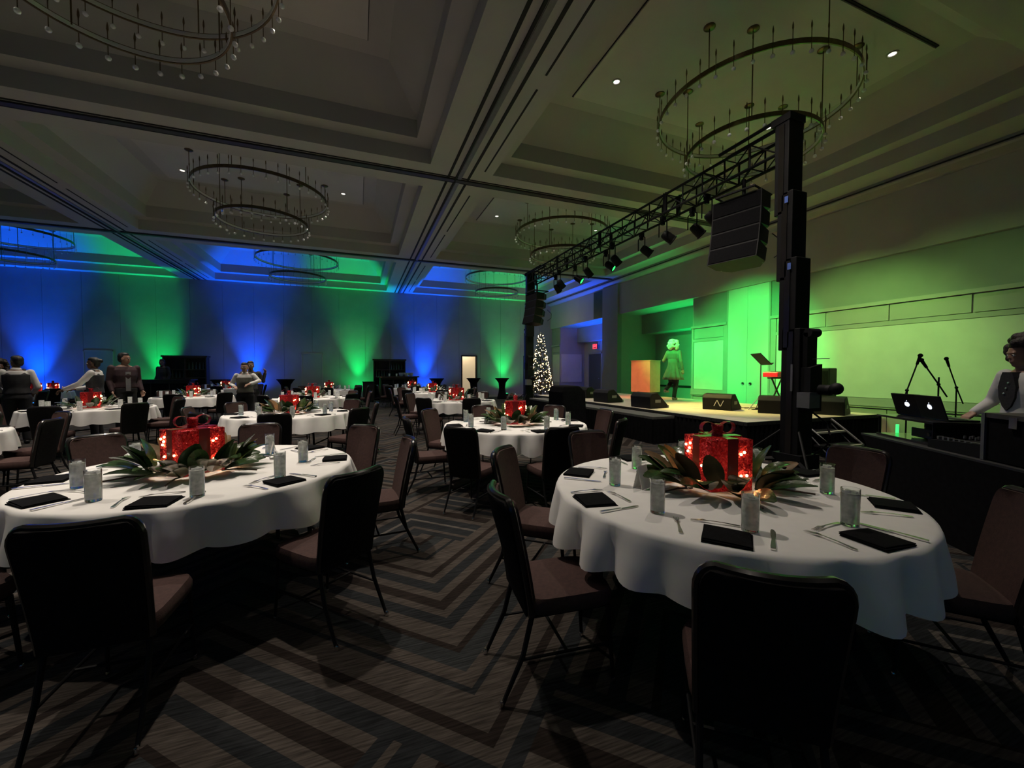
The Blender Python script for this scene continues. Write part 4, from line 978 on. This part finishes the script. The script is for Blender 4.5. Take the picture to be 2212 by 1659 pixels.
for k in range(300):
    z = .4+3.1*(1-math.sqrt(r.random())); R = .66*(1-(z-.3)/3.45)+.05; a = r.uniform(0, 2*PI)
    lb.ball((R*math.cos(a), R*math.sin(a), z), .016, 5, 4)
obj('foliage', fo.mesh('foliage', 'needle'), t)['kind'] = 'stuff'
point('tree_glow', (8.95, 19.2, 3.9), 22, (1, .72, .4), .3)  # added fill light above the tip, boosts the bulbs' glow on the wall
obj('fairy_lights', lb.mesh('fairy_lights', 'treebulb', True), t)['kind'] = 'stuff'

# ------------------------------------------------------------------ bars and cocktail tables along the far wall
def backbar(x0, x1, y, h, label):
    t = thing('back_bar_shelf', label, 'shelf', (x0, y, 0), 0, 'dark back bar shelf units')
    Wd = x1-x0
    obj('back_panel', MB().bb((0, .36, 0), (Wd, .40, h)).mesh('back_panel', 'darkwood'), t)
    for a in (0, Wd-.04, Wd/2-.02): obj('side_panel', MB().bb((a, 0, 0), (a+.04, .36, h)).mesh('side_panel', 'darkwood'), t)
    for z in (.08, .75, 1.15, 1.52, h-.05): obj('shelf', MB().bb((.04, .01, z), (Wd-.04, .36, z+.04)).mesh('shelf', 'darkwood'), t)
    obj('crown', MB().bb((-.04, -.04, h-.01), (Wd+.04, .42, h+.06)).mesh('crown', 'darkwood'), t)
m_bot = MB().lathe([(.0, 0), (.037, 0), (.037, .17), (.014, .23), (.013, .30), (.0, .30)], 12).mesh('bottle', 'bottle', True)
backbar(-7.75, -6.2, 21.25, 2.08, 'dark back bar shelf unit behind the bartender left of the waitress')
backbar(.72, 2.28, 21.35, 2.02, 'dark back bar shelf unit behind the drinks bar counter')
r = random.Random(9)
for x0, nm, ys in ((-7.6, 'bartender', 21.43), (.86, 'drinks bar', 21.53)):
    for z, zn in ((1.19, 'middle'), (1.562, 'upper')):
        for k in range(5):
            thing('bottle', 'dark glass bottle number %s from the left on the %s shelf behind the %s' % (('one', 'two', 'three', 'four', 'five')[k], zn, nm), 'bottle', (x0+.13*k+(.0 if z < 1.5 else .72), ys, z), 0, 'bottles on the back bar shelves', m_bot)
def counter(x0, x1, y, h, label):
    t = thing('bar_counter', label, 'bar', (x0, y, 0), 0, 'portable bar counters'); Wd = x1-x0
    b = obj('front_panel', MB().bb((0.03, .0, .0), (Wd-.03, .05, h-.05)).mesh('front_panel', 'darkwood'), t)
    for k in range(3): obj('inset_panel', MB().bb((.08+k*(Wd-.16)/3+.02, -.012, .14), (.08+(k+1)*(Wd-.16)/3-.02, .002, h-.16)).mesh('inset_panel', 'black'), t)
    for a in (.03, Wd-.07): obj('end_panel', MB().bb((a, .05, .05), (a+.04, .6, h-.05)).mesh('end_panel', 'darkwood'), t)
    obj('counter_top', MB().bb((-.05, -.08, h-.05), (Wd+.05, .66, h)).mesh('counter_top', 'blackgloss'), t)
counter(-8.25, -6.3, 19.7, 1.14, 'dark portable bar counter where the bartender stands')
counter(.95, 2.75, 20.2, 1.22, 'dark drinks bar counter with bowls on top beside the blue light')
m_bowl = MB().lathe([(.0, 0), (.07, 0), (.11, .06), (.125, .17), (.118, .17), (.10, .06), (.0, .012)], 18).mesh('bowl', 'bowl', True)
for k, x in enumerate((1.98, 2.22, 2.44)):
    thing('serving_bowl', 'clear bowl glinting blue, %s on the drinks bar counter' % ('first of three', 'middle of three', 'last of three nearest the blue light')[k], 'bowl', (x, 20.42, 1.222), 0, 'clear bowls on the drinks bar', m_bowl)
m_cup = MB().lathe([(.0, 0), (.03, 0), (.042, .13), (.038, .13), (.028, .008), (.0, .008)], 14).mesh('cup', 'paper', True)
for k, x in enumerate((1.42, 1.76)):
    thing('paper_cup', 'pale cup standing on the drinks bar counter, %s' % ('left one', 'right one by the bowls')[k], 'cup', (x, 20.45, 1.222), 0, 'cups on the drinks bar', m_cup)
ckp = [(.30, .0), (.285, .06), (.20, .35), (.17, .6), (.20, .85), (.33, 1.045), (.37, 1.06), (.375, 1.085), (.37, 1.09), (.0, 1.092)]
m_ck = MB().lathe(ckp, 32, ripple=lambda R, z, a: R*(1+(.10 if z < .3 else .03 if z < .9 else 0)*math.cos(4*a))).mesh('stretch_cover', 'black', True)
m_cktop = MB().lathe([(.0, 1.088), (.36, 1.088), (.37, 1.098), (.36, 1.104), (.0, 1.104)], 32).mesh('table_top', 'black', True)
m_ckf = MB().lathe([(.0, 0), (.05, 0), (.05, .02), (.0, .02)], 10).mesh('foot', 'dark')
for x, y, lb_ in [(3.75, 20.6, 'left of the lit doorway'), (5.72, 20.7, 'standing in the lit doorway'), (7.15, 20.2, 'beside the green light right of the doorway'), (-3.1, 20.9, 'right of the waitress'), (-5.6, 20.9, 'behind the waitress'), (-8.9, 19.9, 'left of the bartender')]:
    t = thing('cocktail_table', 'high cocktail table in black stretch cover %s' % lb_, 'table', (x, y, 0), .4, 'black cocktail tables')
    obj('stretch_cover', m_ck, t); obj('table_top', m_cktop, t)
    for k in range(4): obj('foot', m_ckf, t, (.29*math.cos(k*PI/2), .29*math.sin(k*PI/2), 0))
t = thing('side_cabinet', 'small dark service cabinet on the floor left of the drinks bar', 'cabinet', (.2, 20.1, 0))
b = obj('body', MB().bb((0, 0, .06), (.5, .45, .95)).mesh('body', 'darkwood'), t); bevel(b, .01)
obj('top', MB().bb((-.03, -.03, .95), (.53, .48, .98)).mesh('top', 'blackgloss'), t)
d = obj('door', MB().bb((.03, -.015, .1), (.47, 0, .9)).mesh('door', 'darkwood'), t); obj('handle', MB().bb((.41, -.035, .45), (.43, -.015, .6)).mesh('handle', 'chrome'), d)
for k in range(4): obj('caster', MB().lathe([(.03, -.015), (.03, .015)], 10, (.06 if k % 2 else .44, .06 if k < 2 else .39, .03), 'y').mesh('caster', 'dark'), t)

# ------------------------------------------------------------------ people
def remesh(o, vox, sm=True):
    m = o.modifiers.new('remesh', 'REMESH'); m.mode = 'VOXEL'; m.voxel_size = vox; m.use_smooth_shade = sm
    s = o.modifiers.new('smooth', 'SMOOTH'); s.factor = .5; s.iterations = 3
    return o
def limb(mb, pts, rad, n=12):
    mb.tube(pts, rad, n)
    for p, q in zip(pts, rad): mb.ball(p, q if not isinstance(q, tuple) else min(q), 10, 8)
def hand(mb, wrist, d, nrm, s=1.0, curl=.5):
    """palm and five unequal bent fingers; d = direction of the fingers, nrm = palm normal"""
    d = Vector(d).normalized(); nrm = Vector(nrm); nrm = (nrm-d*nrm.dot(d)).normalized(); sd = d.cross(nrm)
    w = Vector(wrist); pc = w+d*.045*s
    R = Matrix((sd, d, nrm)).transposed()
    mb.box(pc, (.078*s, .088*s, .028*s), R)
    for i, (off, L) in enumerate(((-.030, .070), (-.010, .082), (.010, .077), (.029, .060))):
        a = w+d*.085*s+sd*off*s; k = curl*.9
        b = a+(d*math.cos(k)+nrm*math.sin(k))*L*.5*s; c = b+(d*math.cos(k*2.2)+nrm*math.sin(k*2.2))*L*.5*s
        limb(mb, [a-d*.02*s, a, b, c], [.0095*s, .0095*s, .0088*s, .0075*s], 8)
    a = w+d*.03*s-sd*.035*s; b = a+(d*.55-sd*.6+nrm*.35).normalized()*.038*s; c = b+(d*.9-sd*.1+nrm*.4).normalized()*.032*s
    limb(mb, [a, b, c], [.012*s, .0105*s, .009*s], 8)
def head(mb, c, yaw, pitch=0, s=1.0):
    R = Matrix.Rotation(yaw, 3, 'Z') @ Matrix.Rotation(pitch, 3, 'X'); tmp = MB()
    tmp.ball((0, -.012, .02), (.074, .092, .098), 20, 14)            # cranium
    tmp.ball((0, .022, -.035), (.058, .062, .078), 16, 12)           # face
    tmp.ball((0, .052, -.092), (.028, .026, .024), 10, 8)            # chin
    tmp.add([(-.014, .078, -.028), (.014, .078, -.028), (0, .108, -.03), (0, .082, .016), (0, .08, -.036)], [(0, 2, 3), (2, 1, 3), (0, 4, 2), (4, 1, 2), (0, 3, 1), (0, 1, 4)])   # nose
    tmp.ball((0, .080, -.060), (.024, .010, .007), 10, 6); tmp.ball((0, .079, -.070), (.020, .010, .007), 10, 6)    # lips
    tmp.ball((0, .074, .022), (.052, .014, .010), 12, 6)             # brow
    for s_ in (-1, 1): tmp.ball((s_*.075, -.008, -.018), (.010, .022, .032), 8, 8)
    mb.add([Vector(c)+R @ (Vector(v)*s) for v in tmp.v], tmp.f)
def person(label, x, y, rz, H=1.72, skin='skin', top='white', vest=None, legs='trouser', hair='hair', hairstyle='short', arms=None, headyaw=0, headpitch=0, legpose=None, broad=1.0, coat=None, vox=.011, z0=0, collar=True):
    k = H/1.72
    t0 = MB(); P = lambda *a: Vector(a)*k
    sh = {s: P(s*.175*broad, 0, 1.40) for s in (-1, 1)}
    arms = arms or {-1: (P(-.25, -.02, 1.13), P(-.25, .10, .90)), 1: (P(.25, -.02, 1.13), P(.25, .10, .90))}
    arms = {s: (Vector(a), Vector(b)) for s, (a, b) in arms.items()}
    lp = legpose or {-1: ((-.095, 0, .90), (-.10, .02, .49), (-.105, -.02, .08)), 1: ((.095, 0, .90), (.10, .02, .49), (.105, -.02, .08))}
    lp = {s: [P(*q) for q in v] for s, v in lp.items()}
    torso = [((0, -.01, .88), (.165, .115)), ((0, 0, .98), (.165, .11)), ((0, .005, 1.10), (.140, .10)), ((0, .005, 1.24), (.165, .112)), ((0, -.005, 1.36), (.175, .10)), ((0, -.01, 1.43), (.12, .075)), ((0, -.005, 1.47), (.06, .055))]
    def tor(mb, e, lo=0, hi=7):
        q = torso[lo:hi]; n = 20; vs = []; fs = []
        for c, (a, b) in q:
            for j in range(n):
                an = 2*PI*j/n; vs.append(Vector(((c[0]+(a*broad+e)*math.cos(an)), c[1]+(b*(.6+.4*broad)+e)*math.sin(an), c[2]))*k)
        for i in range(len(q)-1):
            for j in range(n): fs.append((i*n+j, i*n+(j+1) % n, (i+1)*n+(j+1) % n, (i+1)*n+j))
        fs += [tuple(range(n))[::-1], tuple((len(q)-1)*n+j for j in range(n))]
        mb.add(vs, fs)
    tor(t0, 0)
    hc = P(0, .03, 1.60)
    limb(t0, [P(0, -.005, 1.42), P(0, .005, 1.50), hc-P(0, .01, .04)], [.062*k, .055*k, .055*k])
    head(t0, hc, headyaw, headpitch, k)
    for s in (-1, 1):
        e, wv = arms[s]; limb(t0, [sh[s], e, wv], [.050*k, .040*k, .028*k])
        d = (wv-e).normalized(); hand(t0, wv, d, Vector((-s*.8, .5, .1)) if abs(d.z) > .6 else Vector((0, 0, -1)), k)
        h, kn_, an = lp[s]; limb(t0, [h, kn_, an], [.085*k, .055*k, .04*k])
        ft_ = an+Vector((0, .13*k, -.05*k)); limb(t0, [an+Vector((0, -.02*k, -.03*k)), ft_], [.038*k, .03*k])
    body = t0.mesh('person', skin, 'all')
    t = thing('person', label, 'person', (x, y, z0), rz, None, body); remesh(t, vox)
    # clothes
    def child(nm, mb, m, v=.014, smooth=True):
        o = obj(nm, mb.mesh(nm, m, 'all'), t); remesh(o, v); return o
    lg = MB()
    for s in (-1, 1):
        h, kn_, an = lp[s]; limb(lg, [h, kn_, an+(kn_-an)*.04], [.105*k, .075*k, .058*k])
    tor(lg, .012, 0, 2); child('trousers', lg, legs)
    for s in (-1, 1):
        h, kn_, an = lp[s]; f = MB(); ft_ = an+Vector((0, .14*k, -.045*k)); limb(f, [an+Vector((0, -.035*k, -.035*k)), an+Vector((0, .05*k, -.03*k)), ft_], [.046*k, .048*k, .036*k]); child('shoe', f, 'hair' if not coat else 'boot', .012)
    tp = MB(); tor(tp, .014, 1 if not coat else 0, 6)
    for s in (-1, 1):
        e, wv = arms[s]; limb(tp, [sh[s], e, e+(wv-e)*.9], [.064*k, .054*k, .042*k])
    child('shirt' if not coat else 'coat_top', tp, top)
    if collar and not coat:
        cl = MB().lathe([(.068*k, 1.43*k), (.074*k, 1.44*k), (.062*k, 1.49*k), (.056*k, 1.49*k), (.068*k, 1.43*k)], 18, (0, -.003*k, 0)); obj('collar', cl.mesh('collar', top, 'all'), t)
    if vest:
        vm = MB(); tor(vm, .026, 1, 5); vm2 = vm
        for s in (-1, 1): limb(vm2, [P(s*.09*broad, .02, 1.36), P(s*.095*broad, -.01, 1.44), P(s*.09*broad, -.06, 1.36)], [.045*k, .036*k, .045*k])
        child('vest', vm2, vest)
    if coat:
        n = 96; prof = [(.150, 1.20), (.152, 1.08), (.165, 1.0), (.215, .85), (.265, .70), (.29, .60), (.282, .60), (.2, .86), (.15, 1.05)]
        sk_ = MB().lathe([(a*k, b*k) for a, b in prof], n, ripple=lambda R, z, a: R*(1+max(0, (1.05*k-z)/(.5*k))*.13*math.sin(11*a)))
        for i, v in enumerate(sk_.v): sk_.v[i] = (v[0], v[1]*.86, v[2])
        obj('coat_skirt', sk_.mesh('coat_skirt', top, 'all'), t)
    # hair
    R = Matrix.Rotation(headyaw, 3, 'Z') @ Matrix.Rotation(headpitch, 3, 'X'); hm = MB(); r = random.Random(int(x*100))
    hb = lambda p, q, n=14, m=10: hm.add([hc+R @ (Vector(v)*k) for v in MB().ball(p, q, n, m).v], MB().ball(p, q, n, m).f)
    hb((0, -.036, .043), (.081, .084, .088)); hb((0, -.008, .082), (.072, .082, .048)); hb((0, -.06, -.01), (.072, .058, .08))
    if hairstyle == 'curly':
        for i in range(70):
            a = r.uniform(0, 2*PI); ph = r.uniform(-.7, 1.5); q = (.10*math.cos(ph)*math.cos(a), -.035+.10*math.cos(ph)*math.sin(a), .03+.105*math.sin(ph))
            if q[1] > .0 and q[2] < .075: continue
            hb(q, r.uniform(.026, .042), 8, 6)
    if hairstyle == 'bun': hb((0, -.12, .05), (.045, .045, .045))
    if hairstyle == 'big':
        for i in range(90):
            a = r.uniform(0, 2*PI); ph = r.uniform(-1.0, 1.5); q = (.15*math.cos(ph)*math.cos(a), -.05+.13*math.cos(ph)*math.sin(a), .02+.14*math.sin(ph))
            if q[1] > .0 and q[2] < .08: continue
            hb(q, r.uniform(.03, .05), 8, 6)
    child('hair', hm, hair, .010)
    for s in (-1, 1):
        e_ = obj('eye', MB().ball((0, 0, 0), .012*k, 10, 8).mesh('eye', 'eye', 'all'), t, hc+R @ (Vector((s*.030, .074, -.002))*k))
        obj('pupil', MB().ball((0, .009*k, 0), .006*k, 8, 6).mesh('pupil', 'hair', 'all'), e_)
    return t
def face(x, y, tx, ty): return math.atan2(ty-y, tx-x)-PI/2
p1 = person('server in white shirt and black vest seen from behind before the leftmost blue light', -6.35, 11.0, .45, 1.76, 'skin_dark', 'white', 'vest', arms={-1: ((-.27, .02, 1.16), (-.20, .26, 1.05)), 1: ((.27, .0, 1.14), (.20, .22, 1.02))}, headyaw=.7)
p2 = person('server in dark vest and white sleeves facing left beside the man in the jacket', -5.15, 10.95+.05, PI/2+.1, 1.74, 'skin_dark', 'white', 'vest', arms={-1: ((-.22, .16, 1.20), (-.16, .42, 1.08)), 1: ((.24, .08, 1.14), (.15, .36, 1.08))}, hairstyle='bun')
p3 = person('broad man in dark burgundy jacket looking to the right in front of the wall', -5.05, 11.9, -2.3, 1.88, 'skin', 'jacket', None, broad=1.22, headyaw=.75, collar=False)
obj('shirt_front', MB().prism([(-.045, 1.0), (-.05, 1.44), (.05, 1.44), (.045, 1.0)], .05, .146).mesh('shirt_front', mat('grey_shirt', (.22, .21, .22), .85)), p3)
p4 = person('bartender in dark clothes standing behind the bar counter beside the shelf unit', -7.6, 20.88, PI-.5, 1.96, 'skin_dark', 'trouser', 'vest', broad=1.15)
p5 = person('waitress in white shirt and grey vest facing the camera before the blue light', -2.50, 11.15, face(-2.5, 11.15, 0, 0)-.25, 1.66, 'skin', 'white', 'vestgrey', hairstyle='bun', arms={-1: ((-.30, .05, 1.22), (-.16, .28, 1.16)), 1: ((.28, -.03, 1.14), (.16, .20, 1.10))}, headyaw=.1)
p6 = person('person in dark clothes half hidden behind the waitress', -2.62, 12.25, PI+.3, 1.72, 'skin_dark', 'vest', None, arms={-1: ((-.28, .0, 1.2), (-.30, .20, 1.42)), 1: ((.25, -.02, 1.13), (.25, .10, .90))})
p7 = person('person with big dark curly hair and dark top at the left frame edge', -7.45, 12.4, face(-7.45, 12.4, 0, 0), 1.68, 'skin_dark', 'vest', None, hair='hairbrown', hairstyle='big')
p8 = person('performer with blond curls and flared olive coat walking away across the stage', 8.68, 9.4, -1.25, 1.72, 'skin', 'coat', None, hair='hairblond', hairstyle='big', coat=True, z0=SZ+.012,
            arms={-1: ((-.27, -.06, 1.16), (-.30, .12, 1.22)), 1: ((.25, -.04, 1.13), (.27, .02, .88))},
            legpose={1: ((.09, 0, .90), (.07, .03, .49), (.04, -.02, .08)), -1: ((-.09, 0, .90), (-.12, .10, .50), (-.11, -.22, .30))}, vox=.010)
mic = thing('handheld_microphone', 'pale handheld microphone held by the performer on stage', 'microphone', (0, 0, 0), 0, None)
mm = Matrix.Translation((8.68, 9.4, SZ+.012)) @ Matrix.Rotation(-1.25, 4, 'Z'); mp_ = mm @ Vector((-.30, .215, 1.26)); mic.location = mp_; mic.rotation_euler = (.35, 0, -1.25)
obj('mic_body', MB().lathe([(.011, -.09), (.017, .07), (.018, .08)], 12).mesh('mic_body', 'blackmetal', True), mic); obj('mic_head', MB().ball((0, 0, .10), (.026, .026, .03), 12, 8).mesh('mic_head', 'steel', True), mic)

# ------------------------------------------------------------------ sound desk at the right
A = Vector((5.25, 2.8, 0)); ad = Vector((-.546, -.838, 0)); nd = Vector((.838, -.546, 0)); rzD = math.atan2(ad.y, ad.x)
# local frame of the desk: +X along the desk towards the camera, -Y... built with x = along, y = -depth
def DP(s, d, z): q = A+ad*s+nd*d; return (q.x, q.y, z)
t = thing('sound_desk', 'long table in black stretch cover with arched ends at the right frame edge', 'table', (A.x, A.y, 0), rzD)
Ld, Dd = 1.85, .62
k = 14; cv = MB()
for yy in (0, Dd):            # long sides with arched ends
    pts = []
    vs = []; fs = []
    for i in range(k+1):
        z = .745*i/k; ins = .20*math.sin(PI*min(1, (z/.745)))**.8
        vs += [(ins, yy, z), (Ld-ins, yy, z)]
    fs = [(2*i, 2*i+1, 2*i+3, 2*i+2) for i in range(k)]; cv.add(vs, fs)
for sx in (0, 1):
    vs = []
    for i in range(k+1):
        z = .745*i/k; ins = .20*math.sin(PI*min(1, (z/.745)))**.8; x_ = ins if sx == 0 else Ld-ins
        pinch = .10*math.sin(PI*min(1, (z/.745)))
        vs += [(x_+.0, pinch, z), (x_+.0, Dd-pinch, z)]
    cv.add(vs, [(2*i, 2*i+1, 2*i+3, 2*i+2) for i in range(k)])
obj('stretch_cover', cv.mesh('stretch_cover', 'black', 'all'), t)
obj('cover_top', MB().bb((0, 0, .745), (Ld, Dd, .762)).mesh('cover_top', mat('black_stretch_top', (.035, .036, .036), .55)), t)
for sx in (.05, Ld-.05):
    for yy in (.06, Dd-.06): obj('leg', MB().tube([(sx, yy, .74), (sx, yy, 0)], .016, 8).mesh('leg', 'grey'), t)
def desk_thing(name, label, cat, s, d, z, rz=0, group=None): 
    return thing(name, label, cat, DP(s, d, z), rzD+rz, group)
# laptop riser
t = desk_thing('equipment_riser', 'black two tier equipment riser holding the laptops on the sound desk', 'stand', .42, .36, .764)
for z in (.20, .0):
    obj('riser_shelf', MB().bb((-.34, -.26, z), (.42, .2, z+.02)).mesh('riser_shelf', 'blackgloss'), t)
obj('back_panel', MB().bb((-.33, .17, .02), (.41, .185, .2)).mesh('back_panel', 'black'), t)
for sx in (-.32, .40):
    for yy in (-.24, .18): obj('riser_post', MB().tube([(sx, yy, 0), (sx, yy, .21)], .012, 6).mesh('riser_post', 'blackmetal'), t)
def laptop(s, d, z, rz, label):
    t = desk_thing('laptop', label, 'laptop', s, d, z, rz, 'open laptops on the sound desk')
    obj('base', MB().bb((-.165, -.06, 0), (.165, .17, .016)).mesh('base', 'screen'), t)
    lid = obj('lid', MB().bb((-.165, -.012, 0), (.165, 0, .225)).mesh('lid', 'screen'), t, (0, -.06, .016)); lid.rotation_euler = (.30, 0, 0)
    kk_ = MB()
    for r_ in range(4):
        for c_ in range(10): kk_.bb((-.14+.0285*c_, .0+.026*r_, .016), (-.14+.0285*c_+.024, .021+.026*r_, .018))
    obj('keys', kk_.mesh('keys', 'dark'), t)['kind'] = 'stuff'
    ap = []
    for i in range(28):
        a = 2*PI*i/28; rr = .026*(1-.10*math.cos(a-PI/2)**6*(1 if math.sin(a) > 0 else .6)); x_ = rr*math.cos(a)*1.08; z_ = rr*math.sin(a)
        dd = math.hypot(x_+.028, z_-.002)
        if dd < .012: x_ = -.028+.012*(x_+.028)/max(dd, 1e-4)*1.0; 
        ap.append((x_, z_))
    lf = [(.001, .033), (.008, .035), (.010, .043), (.003, .041)]
    lg_ = MB()
    for poly in (ap, lf):
        n = len(poly); lg_.add([(x_, -.0135, .115+z_) for x_, z_ in poly], [tuple(range(n))])
    obj('backlit_logo', lg_.mesh('backlit_logo', 'logo'), lid)
    obj('screen', MB().bb((-.155, .0, .012), (.155, .002, .215)).mesh('screen', mat('laptop_screen', (.05, .05, .06), .3, emit=(.5, .6, .8), estr=.25)), lid)
laptop(.26, .36, .986, .12, 'dark open laptop with backlit logo at the far end of the sound desk')
laptop(.60, .34, .986, -.05, 'dark open laptop with backlit logo nearer the person in white')
t = desk_thing('audio_mixer', 'black audio mixer with faders in the middle of the sound desk', 'mixer', 1.105, .25, .764)
obj('body', MB().prism([(-.26, 0), (-.26, .07), (.26, .11), (.26, 0)], -.19, .19).mesh('body', 'blackmetal'), t)
fd = MB()
for i in range(8):
    fd.bb((-.22+.055*i, -.15, .08), (-.20+.055*i, -.11, .105)); fd.lathe([(.01, .09), (.008, .115), (.0, .115)], 8, (-.21+.055*i, .05, 0)); fd.lathe([(.01, .09), (.008, .115), (.0, .115)], 8, (-.21+.055*i, .11, 0))
obj('faders', fd.mesh('faders', 'grey'), t)['kind'] = 'stuff'
t = desk_thing('media_player', 'flat black media player box under the laptops with glinting edge', 'player', .50, .36, .785)
b = obj('body', MB().bb((-.14, -.12, .01), (.16, .12, .10)).mesh('body', 'blackgloss'), t); bevel(b, .006)
obj('knob', MB().lathe([(.018, -.135), (.02, -.12)], 12, (.1, 0, .055), 'y').mesh('knob', 'chrome'), t)
t = desk_thing('rack_case', 'black equipment rack case with grey lid in front of the person in white', 'case', 1.645, .31, .764, -.03)
b = obj('case_body', MB().bb((-.24, -.26, 0), (.24, .26, .33)).mesh('case_body', 'black'), t); bevel(b, .01)
obj('lid', MB().bb((-.25, -.27, .33), (.25, .27, .365)).mesh('lid', mat('case_lid', (.06, .055, .05), .6)), t)
for sx in (-.24, .24):
    obj('corner', MB().bb((sx-.015, -.275, 0), (sx+.015, -.255, .365)).mesh('corner', 'grey'), t)
obj('latch', MB().bb((-.03, -.275, .27), (.03, -.262, .35)).mesh('latch', 'chrome'), t)
t = desk_thing('desk_monitor', 'small black monitor speaker behind the rack gear on the sound desk', 'speaker', 1.12, .55, .764)
b = obj('cabinet', MB().bb((-.15, -.06, .12), (.13, .06, .32)).bb((-.1, -.05, 0), (.1, .05, .13)).mesh('cabinet', 'grille'), t); bevel(b, .01)
obj('badge', MB().bb((-.02, -.064, .14), (.02, -.06, .15)).mesh('badge', 'grey'), t)
t = desk_thing('green_light_stick', 'short glowing green light bar on the far end of the sound desk', 'light', .07, .30, .764)
obj('tube', MB().tube([(0, 0, .012), (.0, 0, .11)], .014, 10).mesh('tube', 'led', True), t); obj('base', MB().lathe([(.03, 0), (.03, .012), (.0, .014)], 12).mesh('base', 'blackmetal'), t)
# boom microphone stands
for (x, y, h, tip, tail, lb_) in [(7.0, 3.21, 1.19, (.135, -.05, .40), (-.03, .01, -.09), 'leftmost of three behind the laptops'), (7.41, 3.06, 1.27, (-.19, .07, .27), (.12, -.04, -.17), 'middle of three with boom leaning left'), (8.61, 3.35, 1.20, (-.135, .05, .37), (.10, -.04, -.25), 'rightmost of three behind the laptops')]:
    t = thing('microphone_stand', 'black boom microphone stand, %s' % lb_, 'stand', (x, y, 0), 0, 'boom microphone stands')
    obj('pole', MB().tube([(0, 0, .1), (0, 0, h+.10 if 'middle' in lb_ else h)], .010, 8).mesh('pole', 'blackmetal', True), t)
    a_ = Vector((0, 0, h)); bm_ = obj('boom', MB().tube([a_+Vector(tail), a_, a_+Vector(tip)], .009, 8).ball(a_, .022, 8, 6).mesh('boom', 'blackmetal', True), t)
    e_ = a_+Vector(tip); d_ = Vector(tip).normalized()
    obj('mic_clip', MB().tube([e_-d_*.05, e_+d_*.06], [.016, .02], 8).ball(e_+d_*.08, .028, 10, 8).mesh('mic_clip', 'grille', True), bm_)
    for q in range(3):
        an = q*2*PI/3+.5; obj('leg', MB().tube([(0, 0, .28), (.19*math.cos(an), .19*math.sin(an), .01)], .009, 6).mesh('leg', 'blackmetal', True), t)
p9 = person('person with curly brown hair, white blouse and black lace top at the sound desk', 5.79, 1.80, .995, 1.73, 'skin', 'white', None, hair='hairbrown', hairstyle='big', headyaw=-.1, headpitch=-.15, vox=.009, collar=False,
            arms={-1: ((-.28, .02, 1.16), (-.25, .20, 1.02)), 1: ((.28, .02, 1.15), (.22, .22, 1.03))})
obj('lace_top', MB().prism([(-.075, 1.20), (-.085, 1.30), (-.06, 1.40), (-.045, 1.44), (.045, 1.44), (.06, 1.40), (.085, 1.30), (.075, 1.20), (.04, 1.12), (.0, 1.08), (-.04, 1.12)], .04, .132).mesh('lace_top', 'lace'), p9)
for q in range(3): obj('pendant', MB().ball((-.02+.02*q, .134, 1.34-.05*q), .010, 8, 6).mesh('pendant', 'steel', True), p9)
